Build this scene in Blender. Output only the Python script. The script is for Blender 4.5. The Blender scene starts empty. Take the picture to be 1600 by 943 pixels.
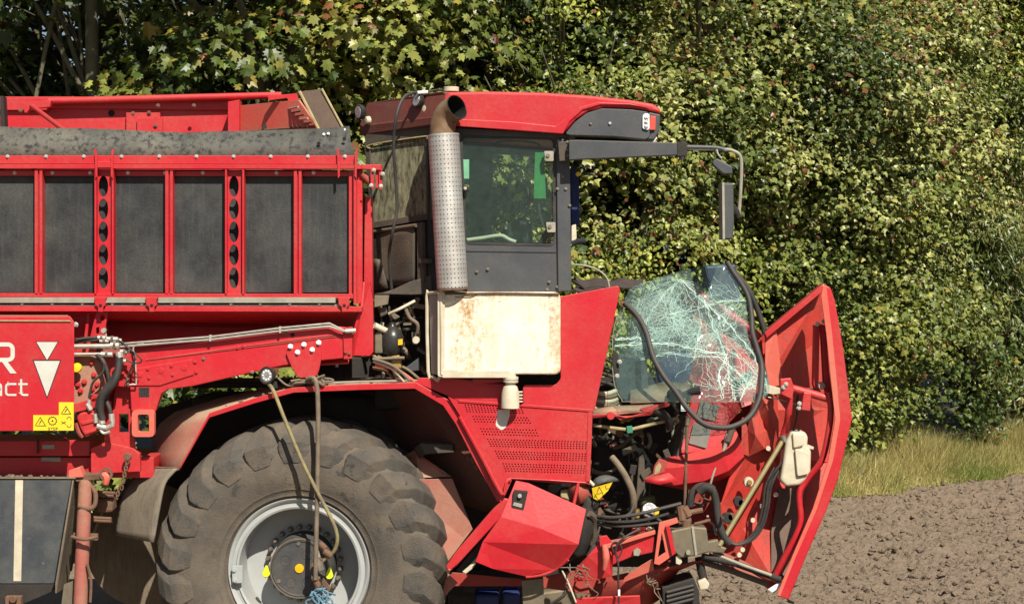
import bpy, bmesh, math, random
import numpy as np
from mathutils import Vector, Matrix, Quaternion
R = math.radians
random.seed(7)
RNG = np.random.default_rng(7)
SC = bpy.context.scene
COL = SC.collection

# ------------------------------------------------------------------ camera
CAM_D, CAM_H, FPX, HOR = 12.0, 3.052, 2760.0, 414.0
cam_d = bpy.data.cameras.new('camera')
cam = bpy.data.objects.new('camera', cam_d)
COL.objects.link(cam)
cam.location = (0, -CAM_D, CAM_H)
cam.rotation_euler = (R(90), 0, 0)
cam_d.sensor_width = 36.0
cam_d.lens = 36.0 * FPX / 1600.0
cam_d.shift_y = -(471.5 - HOR) / 1600.0
cam_d.clip_start = 0.1
cam_d.clip_end = 3000
SC.camera = cam

# ------------------------------------------------------------------ sky and sun
SUN_DIR = Vector((-0.30, 0.75, -0.83)).normalized()
w = bpy.data.worlds.new('World'); SC.world = w; w.use_nodes = True
nt = w.node_tree
bg = nt.nodes['Background']
sky = nt.nodes.new('ShaderNodeTexSky'); sky.sky_type = 'NISHITA'; sky.sun_disc = False
sky.sun_elevation = math.asin(-SUN_DIR.z)
sky.sun_rotation = math.atan2(-SUN_DIR.x, -SUN_DIR.y)
sky.air_density = 1.0; sky.dust_density = 1.2
nt.links.new(sky.outputs[0], bg.inputs[0]); bg.inputs[1].default_value = 0.05
sd = bpy.data.lights.new('sun', 'SUN'); sd.energy = 5.0; sd.angle = R(0.5); sd.color = (1.0, 0.93, 0.80)
so = bpy.data.objects.new('sun', sd); COL.objects.link(so); so.location = (4, -8, 12)
so.rotation_mode = 'QUATERNION'; so.rotation_quaternion = SUN_DIR.to_track_quat('-Z', 'Y')
SC.view_settings.view_transform = 'Standard'
try: SC.view_settings.look = 'None'
except Exception: pass
SC.view_settings.exposure = 0.50
SC.view_settings.gamma = 1.0
SC.render.engine = 'CYCLES'
SC.cycles.max_bounces = 6; SC.cycles.diffuse_bounces = 2; SC.cycles.glossy_bounces = 3
SC.cycles.transparent_max_bounces = 16; SC.cycles.transmission_bounces = 4
SC.cycles.caustics_reflective = False; SC.cycles.caustics_refractive = False

# ------------------------------------------------------------------ placing: a point seen at (px, py) of the photo, Y metres behind the machine's near side
def P(px, py, Y=0.0):
    s = FPX / (CAM_D + Y)
    return Vector(((px - 800.0) / s, Y, CAM_H + (HOR - py) / s))
def PP(pts, Y=0.0):
    return [P(p[0], p[1], p[2] if len(p) > 2 else Y) for p in pts]

# ------------------------------------------------------------------ object helpers
WORLD = {}
def thing(name, label, cat, loc, group=None):
    o = bpy.data.objects.new(name, None); COL.objects.link(o)
    o.location = loc; o.empty_display_size = 0.3
    o['label'] = label; o['category'] = cat
    if group: o['group'] = group
    WORLD[o.name] = Vector(loc)
    return o
def tag(o, label, cat, group=None, kind=None):
    o['label'] = label; o['category'] = cat
    if group: o['group'] = group
    if kind: o['kind'] = kind
    return o
def finish(name, bm, mat, parent=None, bevel=0.0, smooth=False, seg=2, label=None, kind=None):
    bmesh.ops.recalc_face_normals(bm, faces=bm.faces[:])
    me = bpy.data.meshes.new(name)
    c = Vector()
    n = len(bm.verts)
    for v in bm.verts: c += v.co
    if n: c /= n
    for v in bm.verts: v.co -= c
    if smooth:
        for f in bm.faces: f.smooth = True
    bm.to_mesh(me); bm.free()
    if smooth and smooth != 'full':
        try: me.set_sharp_from_angle(angle=R(38))
        except Exception: pass
    if isinstance(mat, (list, tuple)):
        for m in mat: me.materials.append(m)
    else: me.materials.append(mat)
    o = bpy.data.objects.new(name, me); COL.objects.link(o)
    if parent is not None:
        o.parent = parent; o.location = c - WORLD[parent.name]
    else: o.location = c
    WORLD[o.name] = c
    if bevel:
        b = o.modifiers.new('bevel', 'BEVEL'); b.width = bevel; b.segments = seg; b.limit_method = 'ANGLE'; b.angle_limit = R(35)
        b.harden_normals = False
    if label: o['label'] = label
    if kind: o['kind'] = kind
    return o

def add_prism(bm, pts, ext):
    a = [bm.verts.new(p) for p in pts]
    b = [bm.verts.new(p + ext) for p in pts]
    n = len(a)
    bm.faces.new(a); bm.faces.new(b[::-1])
    for i in range(n):
        j = (i + 1) % n
        bm.faces.new((a[j], a[i], b[i], b[j]))
def rnd(pts, r, n=4):
    """round the corners of a pixel outline"""
    out = []
    N = len(pts)
    for i in range(N):
        p = Vector(pts[i]); a = Vector(pts[i-1]); b = Vector(pts[(i+1) % N])
        da = (a-p); db = (b-p)
        ra = min(r, da.length*.45); rb = min(r, db.length*.45)
        s = p + da.normalized()*ra; e = p + db.normalized()*rb
        for k in range(n+1):
            t = k/n
            out.append(tuple((1-t)**2*s + 2*t*(1-t)*p + t*t*e))
    return out
def rrect(x0, y0, x1, y1, r=4, n=4):
    return rnd([(x0, y0), (x1, y0), (x1, y1), (x0, y1)], r, n)
def oval(cx, cy, rx, ry, n=18):
    return [(cx+rx*math.cos(2*math.pi*k/n), cy+ry*math.sin(2*math.pi*k/n)) for k in range(n)]
def slab(name, pts, Y, t, mat, parent, bevel=0.003, ext=None, **k):
    """plate whose outline is given in photo pixels, thickness t metres away from the camera"""
    bm = bmesh.new()
    add_prism(bm, PP(pts, Y), ext or Vector((0, t, 0)))
    return finish(name, bm, mat, parent, bevel, **k)
def plate(name, pts, t, mat, parent, bevel=0.002, **k):
    """flat sheet through 3-D points given as (px, py, Y); thickness along its own normal"""
    v = PP(pts)
    n = Vector()
    for i in range(len(v)):
        a, b = v[i], v[(i+1) % len(v)]
        n += a.cross(b)
    n.normalize()
    if n.y < 0: n = -n
    bm = bmesh.new(); add_prism(bm, v, n*t)
    return finish(name, bm, mat, parent, bevel, **k)
def add_holed(bm, outer, holes, ext):
    """outer: list of Vectors, holes: list of lists of Vectors"""
    loops = []
    edges = []
    for lp in [outer]+holes:
        vs = [bm.verts.new(p) for p in lp]
        loops.append(vs)
        for i in range(len(vs)):
            edges.append(bm.edges.new((vs[i], vs[(i+1) % len(vs)])))
    r = bmesh.ops.triangle_fill(bm, use_beauty=True, use_dissolve=False, edges=edges)
    fs = [g for g in r['geom'] if isinstance(g, bmesh.types.BMFace)]
    mp = {}
    for lp in loops:
        for v in lp: mp[v] = bm.verts.new(v.co+ext)
    for f in fs: bm.faces.new([mp[v] for v in reversed(f.verts)])
    for lp in loops:
        for i in range(len(lp)):
            a, b = lp[i], lp[(i+1) % len(lp)]
            bm.faces.new((a, b, mp[b], mp[a]))
def holed(name, outer, holes, Y, t, mat, parent, ext=None, **k):
    bm = bmesh.new()
    add_holed(bm, PP(outer, Y), [PP(h, Y) for h in holes], ext or Vector((0, t, 0)))
    return finish(name, bm, mat, parent, **k)
def add_box(bm, lo, hi):
    x0, y0, z0 = lo; x1, y1, z1 = hi
    add_prism(bm, [Vector((x0, y0, z0)), Vector((x1, y0, z0)), Vector((x1, y0, z1)), Vector((x0, y0, z1))], Vector((0, y1-y0, 0)))
def pbox(name, x0, y0, x1, y1, Y0, Y1, mat, parent, bevel=0.004, **k):
    """box whose near face fills the pixel rectangle at depth Y0, running back to Y1"""
    return slab(name, [(x0, y0), (x1, y0), (x1, y1), (x0, y1)], Y0, Y1-Y0, mat, parent, bevel, **k)
def smooth_path(pts, sub=6):
    if len(pts) < 3 or sub <= 1: return pts
    out = []
    for i in range(len(pts)-1):
        p0 = pts[max(i-1, 0)]; p1 = pts[i]; p2 = pts[i+1]; p3 = pts[min(i+2, len(pts)-1)]
        for k in range(sub):
            t = k/sub
            out.append(0.5*((2*p1)+(p2-p0)*t+(2*p0-5*p1+4*p2-p3)*t*t+(3*p1-p0-3*p2+p3)*t**3))
    out.append(pts[-1])
    return out
def add_tube(bm, pts, r, res=10, cap=True, flat=1.0):
    n = len(pts)
    rr = r if isinstance(r, (list, tuple)) else [r]*n
    prev = None; rings = []
    for i in range(n):
        t = (pts[min(i+1, n-1)] - pts[max(i-1, 0)])
        if t.length < 1e-9: t = Vector((0, 0, 1))
        t.normalize()
        if prev is None:
            u = t.orthogonal().normalized()
        else:
            u = (prev - t*prev.dot(t))
            if u.length < 1e-6: u = t.orthogonal()
            u.normalize()
        prev = u
        v = t.cross(u)
        rings.append([bm.verts.new(pts[i]+(u*math.cos(2*math.pi*k/res)+v*math.sin(2*math.pi*k/res)*flat)*rr[i]) for k in range(res)])
    for i in range(n-1):
        for k in range(res):
            j = (k+1) % res
            bm.faces.new((rings[i][k], rings[i][j], rings[i+1][j], rings[i+1][k]))
    if cap:
        bm.faces.new(rings[0][::-1]); bm.faces.new(rings[-1])
def tube(name, pts, r, mat, parent, Y=0.0, sub=6, res=10, **k):
    v = smooth_path(PP(pts, Y), sub)
    if isinstance(r, (list, tuple)):
        m = len(r); rr = []
        for i in range(len(v)):
            f = i/(len(v)-1)*(m-1); a = int(min(f, m-2)); rr.append(r[a]*(1-(f-a))+r[a+1]*(f-a))
        r = rr
    bm = bmesh.new(); add_tube(bm, v, r, res)
    return finish(name, bm, mat, parent, smooth=True, **k)
def add_lathe(bm, prof, c, axis=Vector((0, 1, 0)), n=32, closed=False):
    """prof: (distance along axis, radius)"""
    axis = axis.normalized(); u = axis.orthogonal().normalized(); v = axis.cross(u)
    rings = []
    for (h, r) in prof:
        if r < 1e-6: rings.append([bm.verts.new(c+axis*h)])
        else: rings.append([bm.verts.new(c+axis*h+(u*math.cos(2*math.pi*k/n)+v*math.sin(2*math.pi*k/n))*r) for k in range(n)])
    m = len(rings)
    for i in range(m if closed else m-1):
        a, b = rings[i], rings[(i+1) % m]
        for k in range(n):
            j = (k+1) % n
            if len(a) == 1 and len(b) == 1: continue
            if len(a) == 1: bm.faces.new((a[0], b[j], b[k]))
            elif len(b) == 1: bm.faces.new((a[k], a[j], b[0]))
            else: bm.faces.new((a[k], a[j], b[j], b[k]))
def lathe(name, prof, c, mat, parent, axis=Vector((0, 1, 0)), n=32, closed=False, smooth=True, **k):
    bm = bmesh.new(); add_lathe(bm, prof, c, axis, n, closed)
    return finish(name, bm, mat, parent, smooth=smooth, **k)
def disc(name, px, py, Y, rpx, depth, mat, parent, n=24, axis=None, dome=0.0, **k):
    c = P(px, py, Y); r = rpx*(CAM_D+Y)/FPX
    ax = axis or Vector((0, -1, 0))
    prof = [(0, 0), (0, r), (depth*.7, r), (depth, r*.86), (depth+dome, 0)]
    return lathe(name, prof, c, mat, parent, ax, n, **k)
def bolts(name, spots, rpx, depth, mat, parent, n=8, **k):
    bm = bmesh.new()
    for s in spots:
        Y = s[2] if len(s) > 2 else 0
        r = rpx*(CAM_D+Y)/FPX
        add_lathe(bm, [(0, 0), (0, r*1.1), (depth*.3, r*1.1), (depth*.35, r*.75), (depth, r*.65), (depth, 0)], P(s[0], s[1], Y), Vector((0, -1, 0)), n)
    return finish(name, bm, mat, parent, smooth=True, kind='stuff', **k)
def sheet(name, grid, mat, parent, thick=0.0, smooth=True, sub=0, **k):
    """grid of (px,py,Y) rows -> a curved sheet"""
    bm = bmesh.new()
    vs = [[bm.verts.new(P(*p)) for p in row] for row in grid]
    for i in range(len(vs)-1):
        for j in range(len(vs[0])-1):
            bm.faces.new((vs[i][j], vs[i+1][j], vs[i+1][j+1], vs[i][j+1]))
    o = finish(name, bm, mat, parent, smooth=smooth, **k)
    if sub:
        m = o.modifiers.new('subdivision', 'SUBSURF'); m.levels = sub; m.render_levels = sub; m.boundary_smooth = 'PRESERVE_CORNERS'
    if thick:
        m = o.modifiers.new('thickness', 'SOLIDIFY'); m.thickness = thick; m.offset = 0
    return o

# ------------------------------------------------------------------ materials
def newmat(name):
    m = bpy.data.materials.new(name); m.use_nodes = True
    return m, m.node_tree, m.node_tree.nodes['Principled BSDF']
def noise(nt, vec, scale, detail=5, rough=.6, dist=0.0):
    n = nt.nodes.new('ShaderNodeTexNoise'); n.inputs['Scale'].default_value = scale
    n.inputs['Detail'].default_value = detail; n.inputs['Roughness'].default_value = rough
    n.inputs['Distortion'].default_value = dist
    nt.links.new(vec, n.inputs['Vector']); return n.outputs['Fac']
def ramp(nt, fac, stops):
    r = nt.nodes.new('ShaderNodeValToRGB')
    e = r.color_ramp.elements
    while len(e) < len(stops): e.new(0.5)
    for i, (p, c) in enumerate(stops):
        e[i].position = p
        e[i].color = (c, c, c, 1) if isinstance(c, (int, float)) else (*c, 1)
    nt.links.new(fac, r.inputs[0]); return r.outputs[0]
def mix(nt, fac, a, b, mode='MIX'):
    n = nt.nodes.new('ShaderNodeMix'); n.data_type = 'RGBA'; n.blend_type = mode
    for sock, v in ((n.inputs[0], fac), (n.inputs[6], a), (n.inputs[7], b)):
        if hasattr(v, 'links') or hasattr(v, 'is_linked'): nt.links.new(v, sock)
        elif isinstance(v, (int, float)): sock.default_value = v
        else: sock.default_value = (*v, 1)
    return n.outputs[2]
def mul(nt, a, b, op='MULTIPLY', clamp=True):
    n = nt.nodes.new('ShaderNodeMath'); n.operation = op; n.use_clamp = clamp
    for s, v in ((n.inputs[0], a), (n.inputs[1], b)):
        if isinstance(v, (int, float)): s.default_value = v
        else: nt.links.new(v, s)
    return n.outputs[0]
def worn(name, base, alt=None, dust=(.30, .22, .15), dust_amt=.25, updust=.0, rough=.45, metal=0.0, bump=.15,
         spots=None, spot_thr=.62, spot_scale=9, streak=None, streak_amt=0.0, scale=1.0, spec=.5, rough_var=.25, coat=0, spot_soft=.05):
    m, nt, b = newmat(name)
    geo = nt.nodes.new('ShaderNodeNewGeometry'); pos = geo.outputs['Position']
    alt = alt or tuple(c*.78 for c in base)
    col = mix(nt, ramp(nt, noise(nt, pos, 2.2*scale), [(.35, 0), (.7, 1)]), base, alt)
    big = noise(nt, pos, 1.3*scale, 7, .7); fine = noise(nt, pos, 38*scale, 5, .7)
    d = mul(nt, mul(nt, ramp(nt, big, [(.42, 0), (.68, 1)]), ramp(nt, fine, [(.3, .25), (.7, 1)])), dust_amt)
    if updust:
        sx = nt.nodes.new('ShaderNodeSeparateXYZ'); nt.links.new(geo.outputs['Normal'], sx.inputs[0])
        up = ramp(nt, sx.outputs[2], [(.15, 0), (.6, 1)])
        u2 = mul(nt, mul(nt, up, ramp(nt, noise(nt, pos, 7*scale, 6, .75), [(.25, .35), (.6, 1)])), updust)
        d = mul(nt, d, u2, 'MAXIMUM')
    col = mix(nt, d, col, dust)
    if streak:
        mp = nt.nodes.new('ShaderNodeMapping'); mp.inputs['Scale'].default_value = (1, 1, .09); nt.links.new(pos, mp.inputs[0])
        s = ramp(nt, noise(nt, mp.outputs[0], 22*scale, 4, .7), [(.5, 0), (.72, 1)])
        col = mix(nt, mul(nt, s, streak_amt), col, streak)
    if spots:
        s = ramp(nt, noise(nt, pos, spot_scale, 6, .62), [(spot_thr, 0), (spot_thr+spot_soft, 1)])
        col = mix(nt, s, col, spots)
    nt.links.new(col, b.inputs['Base Color'])
    rr = nt.nodes.new('ShaderNodeMapRange'); rr.inputs[3].default_value = rough; rr.inputs[4].default_value = min(1, rough+rough_var)
    nt.links.new(mul(nt, d, fine, 'ADD'), rr.inputs[0]); nt.links.new(rr.outputs[0], b.inputs['Roughness'])
    b.inputs['Metallic'].default_value = metal
    b.inputs['Specular IOR Level'].default_value = spec
    if bump:
        bn = nt.nodes.new('ShaderNodeBump'); bn.inputs['Strength'].default_value = bump; bn.inputs['Distance'].default_value = .01
        nt.links.new(mul(nt, big, fine, 'ADD', False), bn.inputs['Height']); nt.links.new(bn.outputs[0], b.inputs['Normal'])
    return m
RED = (.50, .008, .020); DUSTY = (.34, .235, .15)
M = {}
M['red'] = worn('red paint', RED, (.45, .012, .022), DUSTY, .26, .20, .34, bump=.16, streak=(.45, .07, .06), streak_amt=.10, spots=(.36, .03, .03), spot_thr=.70, spot_scale=30)
M['red_dusty'] = worn('dusty red paint', (.36, .085, .065), (.33, .16, .115), (.36, .265, .175), .9, .9, .6, bump=.3)
M['red_old'] = worn('dull faded red paint', (.30, .028, .022), (.40, .04, .032), (.20, .12, .08), .75, .7, .5, bump=.3, streak=(.22, .08, .055), streak_amt=.45)
M['red_pale'] = worn('sun bleached red paint', (.62, .085, .06), (.56, .13, .09), (.45, .22, .15), .6, .7, .5, bump=.25)
M['red_inner'] = worn('grimy inner red paint', (.58, .035, .026), (.44, .03, .022), (.20, .11, .075), .8, .6, .42, bump=.35, streak=(.14, .05, .035), streak_amt=.5, spots=(.16, .05, .04), spot_thr=.64, spot_scale=14)
M['black_panel'] = worn('scratched black plastic sheet', (.010, .012, .014), (.022, .025, .028), (.12, .12, .105), .6, 0, .5, bump=.25, streak=(.10, .105, .10), streak_amt=.22, scale=2.0)
M['shield_black'] = worn('scuffed slate black sheet', (.035, .042, .050), (.05, .058, .066), (.16, .15, .13), .55, .3, .5, bump=.3, scale=4, spots=(.12, .12, .11), spot_thr=.66, spot_scale=22)
M['roof_rear'] = worn('dull brownish dark red paint', (.17, .030, .026), (.13, .040, .030), (.14, .10, .06), .9, .2, .55, bump=.3, scale=2)  # rear of the roof, browner and duller than the other red
M['flap'] = worn('dusty black rubber flap', (.085, .085, .072), (.05, .05, .046), (.19, .18, .14), .8, 0, .6, bump=.4, spots=(.018, .018, .02), spot_thr=.50, spot_scale=26, scale=1.5, spot_soft=.16)
M['cab_grey'] = worn('dark grey cab paint', (.042, .047, .055), (.055, .06, .068), (.15, .14, .12), .45, .5, .42, bump=.12, scale=1.6)
M['cab_dusty'] = worn('dusty brown black frame', (.05, .042, .034), (.075, .06, .047), (.17, .125, .085), .85, .8, .6, bump=.4, scale=2)
M['maroon'] = worn('shaded dark maroon underside', (.12, .030, .025), (.10, .05, .035), (.18, .12, .08), .7, .5, .7, bump=.4)  # red darkened in the paint itself to look shaded inside the arch
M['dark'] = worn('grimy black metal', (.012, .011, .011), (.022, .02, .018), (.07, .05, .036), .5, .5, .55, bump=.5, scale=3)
M['rubber'] = worn('black rubber hose', (.018, .018, .019), (.03, .03, .03), (.14, .11, .085), .35, .4, .45, bump=.1, scale=4)
M['hose_dusty'] = worn('dusty hose', (.11, .085, .06), (.17, .13, .09), (.30, .23, .16), .7, .5, .6, bump=.3, scale=6)
M['tyre'] = worn('muddy tyre rubber', (.068, .060, .050), (.105, .088, .070), (.20, .155, .11), .9, .35, .7, bump=.55, spots=(.045, .04, .036), spot_thr=.60, spot_scale=6, scale=2.2)
M['lug'] = worn('worn tyre lug rubber', (.058, .056, .052), (.095, .082, .066), (.20, .15, .105), .85, .2, .65, bump=.8, spots=(.035, .035, .034), spot_thr=.62, spot_scale=9, scale=3)
M['rim'] = worn('pale grey rim paint', (.38, .40, .40), (.33, .35, .35), (.36, .31, .24), .3, .3, .35, bump=.08, scale=3)
M['hub'] = worn('dark hub cover', (.04, .042, .045), (.06, .06, .06), (.15, .13, .10), .5, .2, .5, bump=.35, scale=7)
M['bolt'] = worn('dull steel bolts', (.26, .23, .19), (.14, .11, .085), (.22, .16, .11), .5, 0, .4, metal=.5, bump=.2, scale=9)
M['zinc'] = worn('bright zinc plated steel', (.62, .60, .55), (.45, .43, .38), (.34, .28, .2), .4, .2, .3, metal=.55, bump=.1, scale=8)
M['galv'] = worn('weathered galvanised rail', (.36, .35, .29), (.24, .24, .20), (.30, .22, .14), .6, .3, .5, metal=.2, bump=.2, scale=5)
M['steel'] = worn('brushed stainless shield', (.68, .67, .64), (.50, .48, .45), (.26, .19, .14), .40, 0, .36, metal=.72, bump=.1, scale=4)
M['rust_pipe'] = worn('rusty exhaust pipe', (.22, .125, .065), (.30, .22, .15), (.11, .05, .025), .8, 0, .55, metal=.35, bump=.4, scale=6)
M['rust'] = worn('rusty iron', (.17, .085, .05), (.10, .055, .035), (.26, .17, .11), .6, .3, .7, bump=.5, scale=6)
M['soot_gap_black'] = worn('soot and dark gap black', (.012, .010, .010), None, (.03, .02, .02), .3, 0, .8, bump=.2)  # soot inside the pipe; elsewhere painted darkness of holes and gaps
M['cream'] = worn('dirty white plastic', (.62, .57, .44), (.50, .45, .33), (.32, .24, .15), .55, .3, .45, bump=.15, scale=5, spots=(.25, .17, .10), spot_thr=.68, spot_scale=25)
M['white'] = worn('white print', (.58, .58, .52), (.50, .50, .45), (.55, .5, .4), .3, 0, .5, bump=.0, scale=5)
M['white_clean'] = worn('white vinyl', (.85, .85, .85), None, (.6, .58, .5), .15, 0, .5, bump=.0, scale=5)
M['mudguard'] = worn('stiff dusty rubber mudguard', (.17, .145, .11), (.21, .175, .13), (.30, .24, .17), .6, .2, .6, bump=.3, streak=(.05, .048, .045), streak_amt=.55, scale=2)
M['mud_flap'] = worn('dusty rubber sheet', (.13, .105, .075), (.18, .145, .10), (.28, .215, .145), .8, .3, .62, bump=.35, streak=(.06, .055, .05), streak_amt=.5, scale=2)
M['brown_sheet'] = worn('brown conveyor rubber', (.10, .065, .048), (.13, .085, .062), (.22, .15, .10), .5, .2, .6, bump=.3, streak=(.2, .14, .1), streak_amt=.35, scale=3)
M['yellow'] = worn('yellow sticker', (.85, .60, .015), (.78, .54, .015), (.5, .4, .2), .2, 0, .4, bump=0, scale=4)
M['yellow_lens'] = worn('yellow reflector', (.85, .68, .02), None, (.5, .4, .2), .1, 0, .2, bump=0)
M['orange_lens'] = worn('orange reflector', (.88, .48, .005), None, (.5, .4, .2), .1, 0, .2, bump=0)
M['lime'] = worn('lime plastic marker', (.70, .80, .02), None, (.5, .4, .2), .1, 0, .35, bump=0)
M['ink'] = worn('black print', (.02, .02, .02), None, (.1, .1, .1), .1, 0, .5, bump=0)
M['grey_tape'] = worn('grey anti slip tape', (.20, .195, .18), (.15, .145, .135), (.28, .23, .17), .6, 0, .7, bump=.5, scale=8)
M['box_metal'] = worn('grimy olive steel box', (.16, .14, .10), (.22, .19, .13), (.25, .19, .12), .7, .6, .4, metal=.45, bump=.3, scale=6)
M['seat'] = worn('dark seat fabric', (.012, .014, .02), None, (.05, .05, .05), .3, .2, .8, bump=.3, scale=8)
M['blue'] = worn('blue plastic', (.012, .03, .16), None, (.1, .1, .1), .3, 0, .5, bump=.1)
M['blue_rope'] = worn('blue twine', (.10, .24, .36), (.18, .32, .42), (.3, .28, .22), .4, 0, .8, bump=.6, scale=20)
M['lens'] = worn('lamp glass', (.60, .62, .62), (.3, .3, .3), (.4, .35, .3), .3, 0, .12, metal=.5, bump=.4, scale=25)
M['red_lens'] = worn('red reflector', (.62, .06, .045), None, (.5, .3, .2), .2, 0, .3, bump=0)
M['green_card'] = worn('green cab sticker', (.02, .20, .045), None, (.1, .3, .1), .1, 0, .5, bump=0)
M['mint_card'] = worn('mint green label', (.35, .62, .42), None, (.4, .5, .4), .1, 0, .5, bump=0)
M['brass'] = worn('brass fitting', (.42, .28, .09), None, (.25, .18, .1), .5, 0, .4, metal=.7, bump=.2, scale=9)
M['cloth'] = worn('dark crumpled cloth', (.045, .032, .03), (.07, .05, .045), (.12, .09, .07), .5, .2, .9, bump=.7, scale=7)
M['straw'] = worn('dry straw', (.42, .34, .18), (.3, .24, .12), (.2, .15, .1), .4, 0, .8, bump=.2, scale=9)

def white_rusty():
    m, nt, b = newmat('rust stained white paint')
    g = nt.nodes.new('ShaderNodeNewGeometry'); pos = g.outputs['Position']
    base = mix(nt, ramp(nt, noise(nt, pos, 5), [(.35, 0), (.7, 1)]), (.82, .79, .66), (.76, .70, .54))
    # rust runs hanging below the top seam, strongest at the left third
    mp = nt.nodes.new('ShaderNodeMapping'); mp.inputs['Scale'].default_value = (1, 1, .13); nt.links.new(pos, mp.inputs[0])
    run = noise(nt, mp.outputs[0], 5.5, 6, .7)
    fine = noise(nt, pos, 26, 7, .8)
    stain = ramp(nt, mul(nt, run, fine, 'MULTIPLY'), [(.21, 0), (.36, 1)])
    sep = nt.nodes.new('ShaderNodeSeparateXYZ'); nt.links.new(pos, sep.inputs[0])
    def bump_x(c, wdt):
        d = mul(nt, mul(nt, sep.outputs[0], c, 'SUBTRACT', False), 1.0, 'MULTIPLY', False)
        a = nt.nodes.new('ShaderNodeMath'); a.operation = 'ABSOLUTE'; nt.links.new(d, a.inputs[0])
        return ramp(nt, mul(nt, a.outputs[0], 1/wdt), [(0, 1), (1, 0)])
    x1 = bump_x(P(728, 500).x, .15); x2 = bump_x(P(858, 500).x, .16)
    fld = mul(nt, mul(nt, x1, mul(nt, x2, .55), 'MAXIMUM'), .34, 'ADD')
    zt = nt.nodes.new('ShaderNodeMapRange'); zt.inputs[1].default_value = P(700, 480).z; zt.inputs[2].default_value = P(700, 456).z; nt.links.new(sep.outputs[2], zt.inputs[0])
    zb = nt.nodes.new('ShaderNodeMapRange'); zb.inputs[1].default_value = P(700, 570).z; zb.inputs[2].default_value = P(700, 585).z; nt.links.new(sep.outputs[2], zb.inputs[0])
    fld = mul(nt, fld, mul(nt, mul(nt, zt.outputs[0], zb.outputs[0], 'MAXIMUM'), .9), 'MAXIMUM')
    base = mix(nt, mul(nt, stain, fld), base, (.36, .17, .025))
    spots = ramp(nt, mul(nt, noise(nt, pos, 42, 5, .7), noise(nt, pos, 6, 3, .6), 'ADD', False), [(1.14, 0), (1.18, 1)])
    n2 = nt.nodes.new('ShaderNodeTexNoise')
    base = mix(nt, spots, base, (.16, .07, .035))
    chip = ramp(nt, noise(nt, pos, 60, 3, .5), [(.72, 0), (.75, 1)])
    base = mix(nt, mul(nt, chip, .7), base, (.07, .05, .05))
    nt.links.new(base, b.inputs['Base Color']); b.inputs['Roughness'].default_value = .5
    bn = nt.nodes.new('ShaderNodeBump'); bn.inputs['Strength'].default_value = .15; bn.inputs['Distance'].default_value = .01
    nt.links.new(fine, bn.inputs['Height']); nt.links.new(bn.outputs[0], b.inputs['Normal'])
    return m
M['white_rusty'] = white_rusty()

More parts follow.
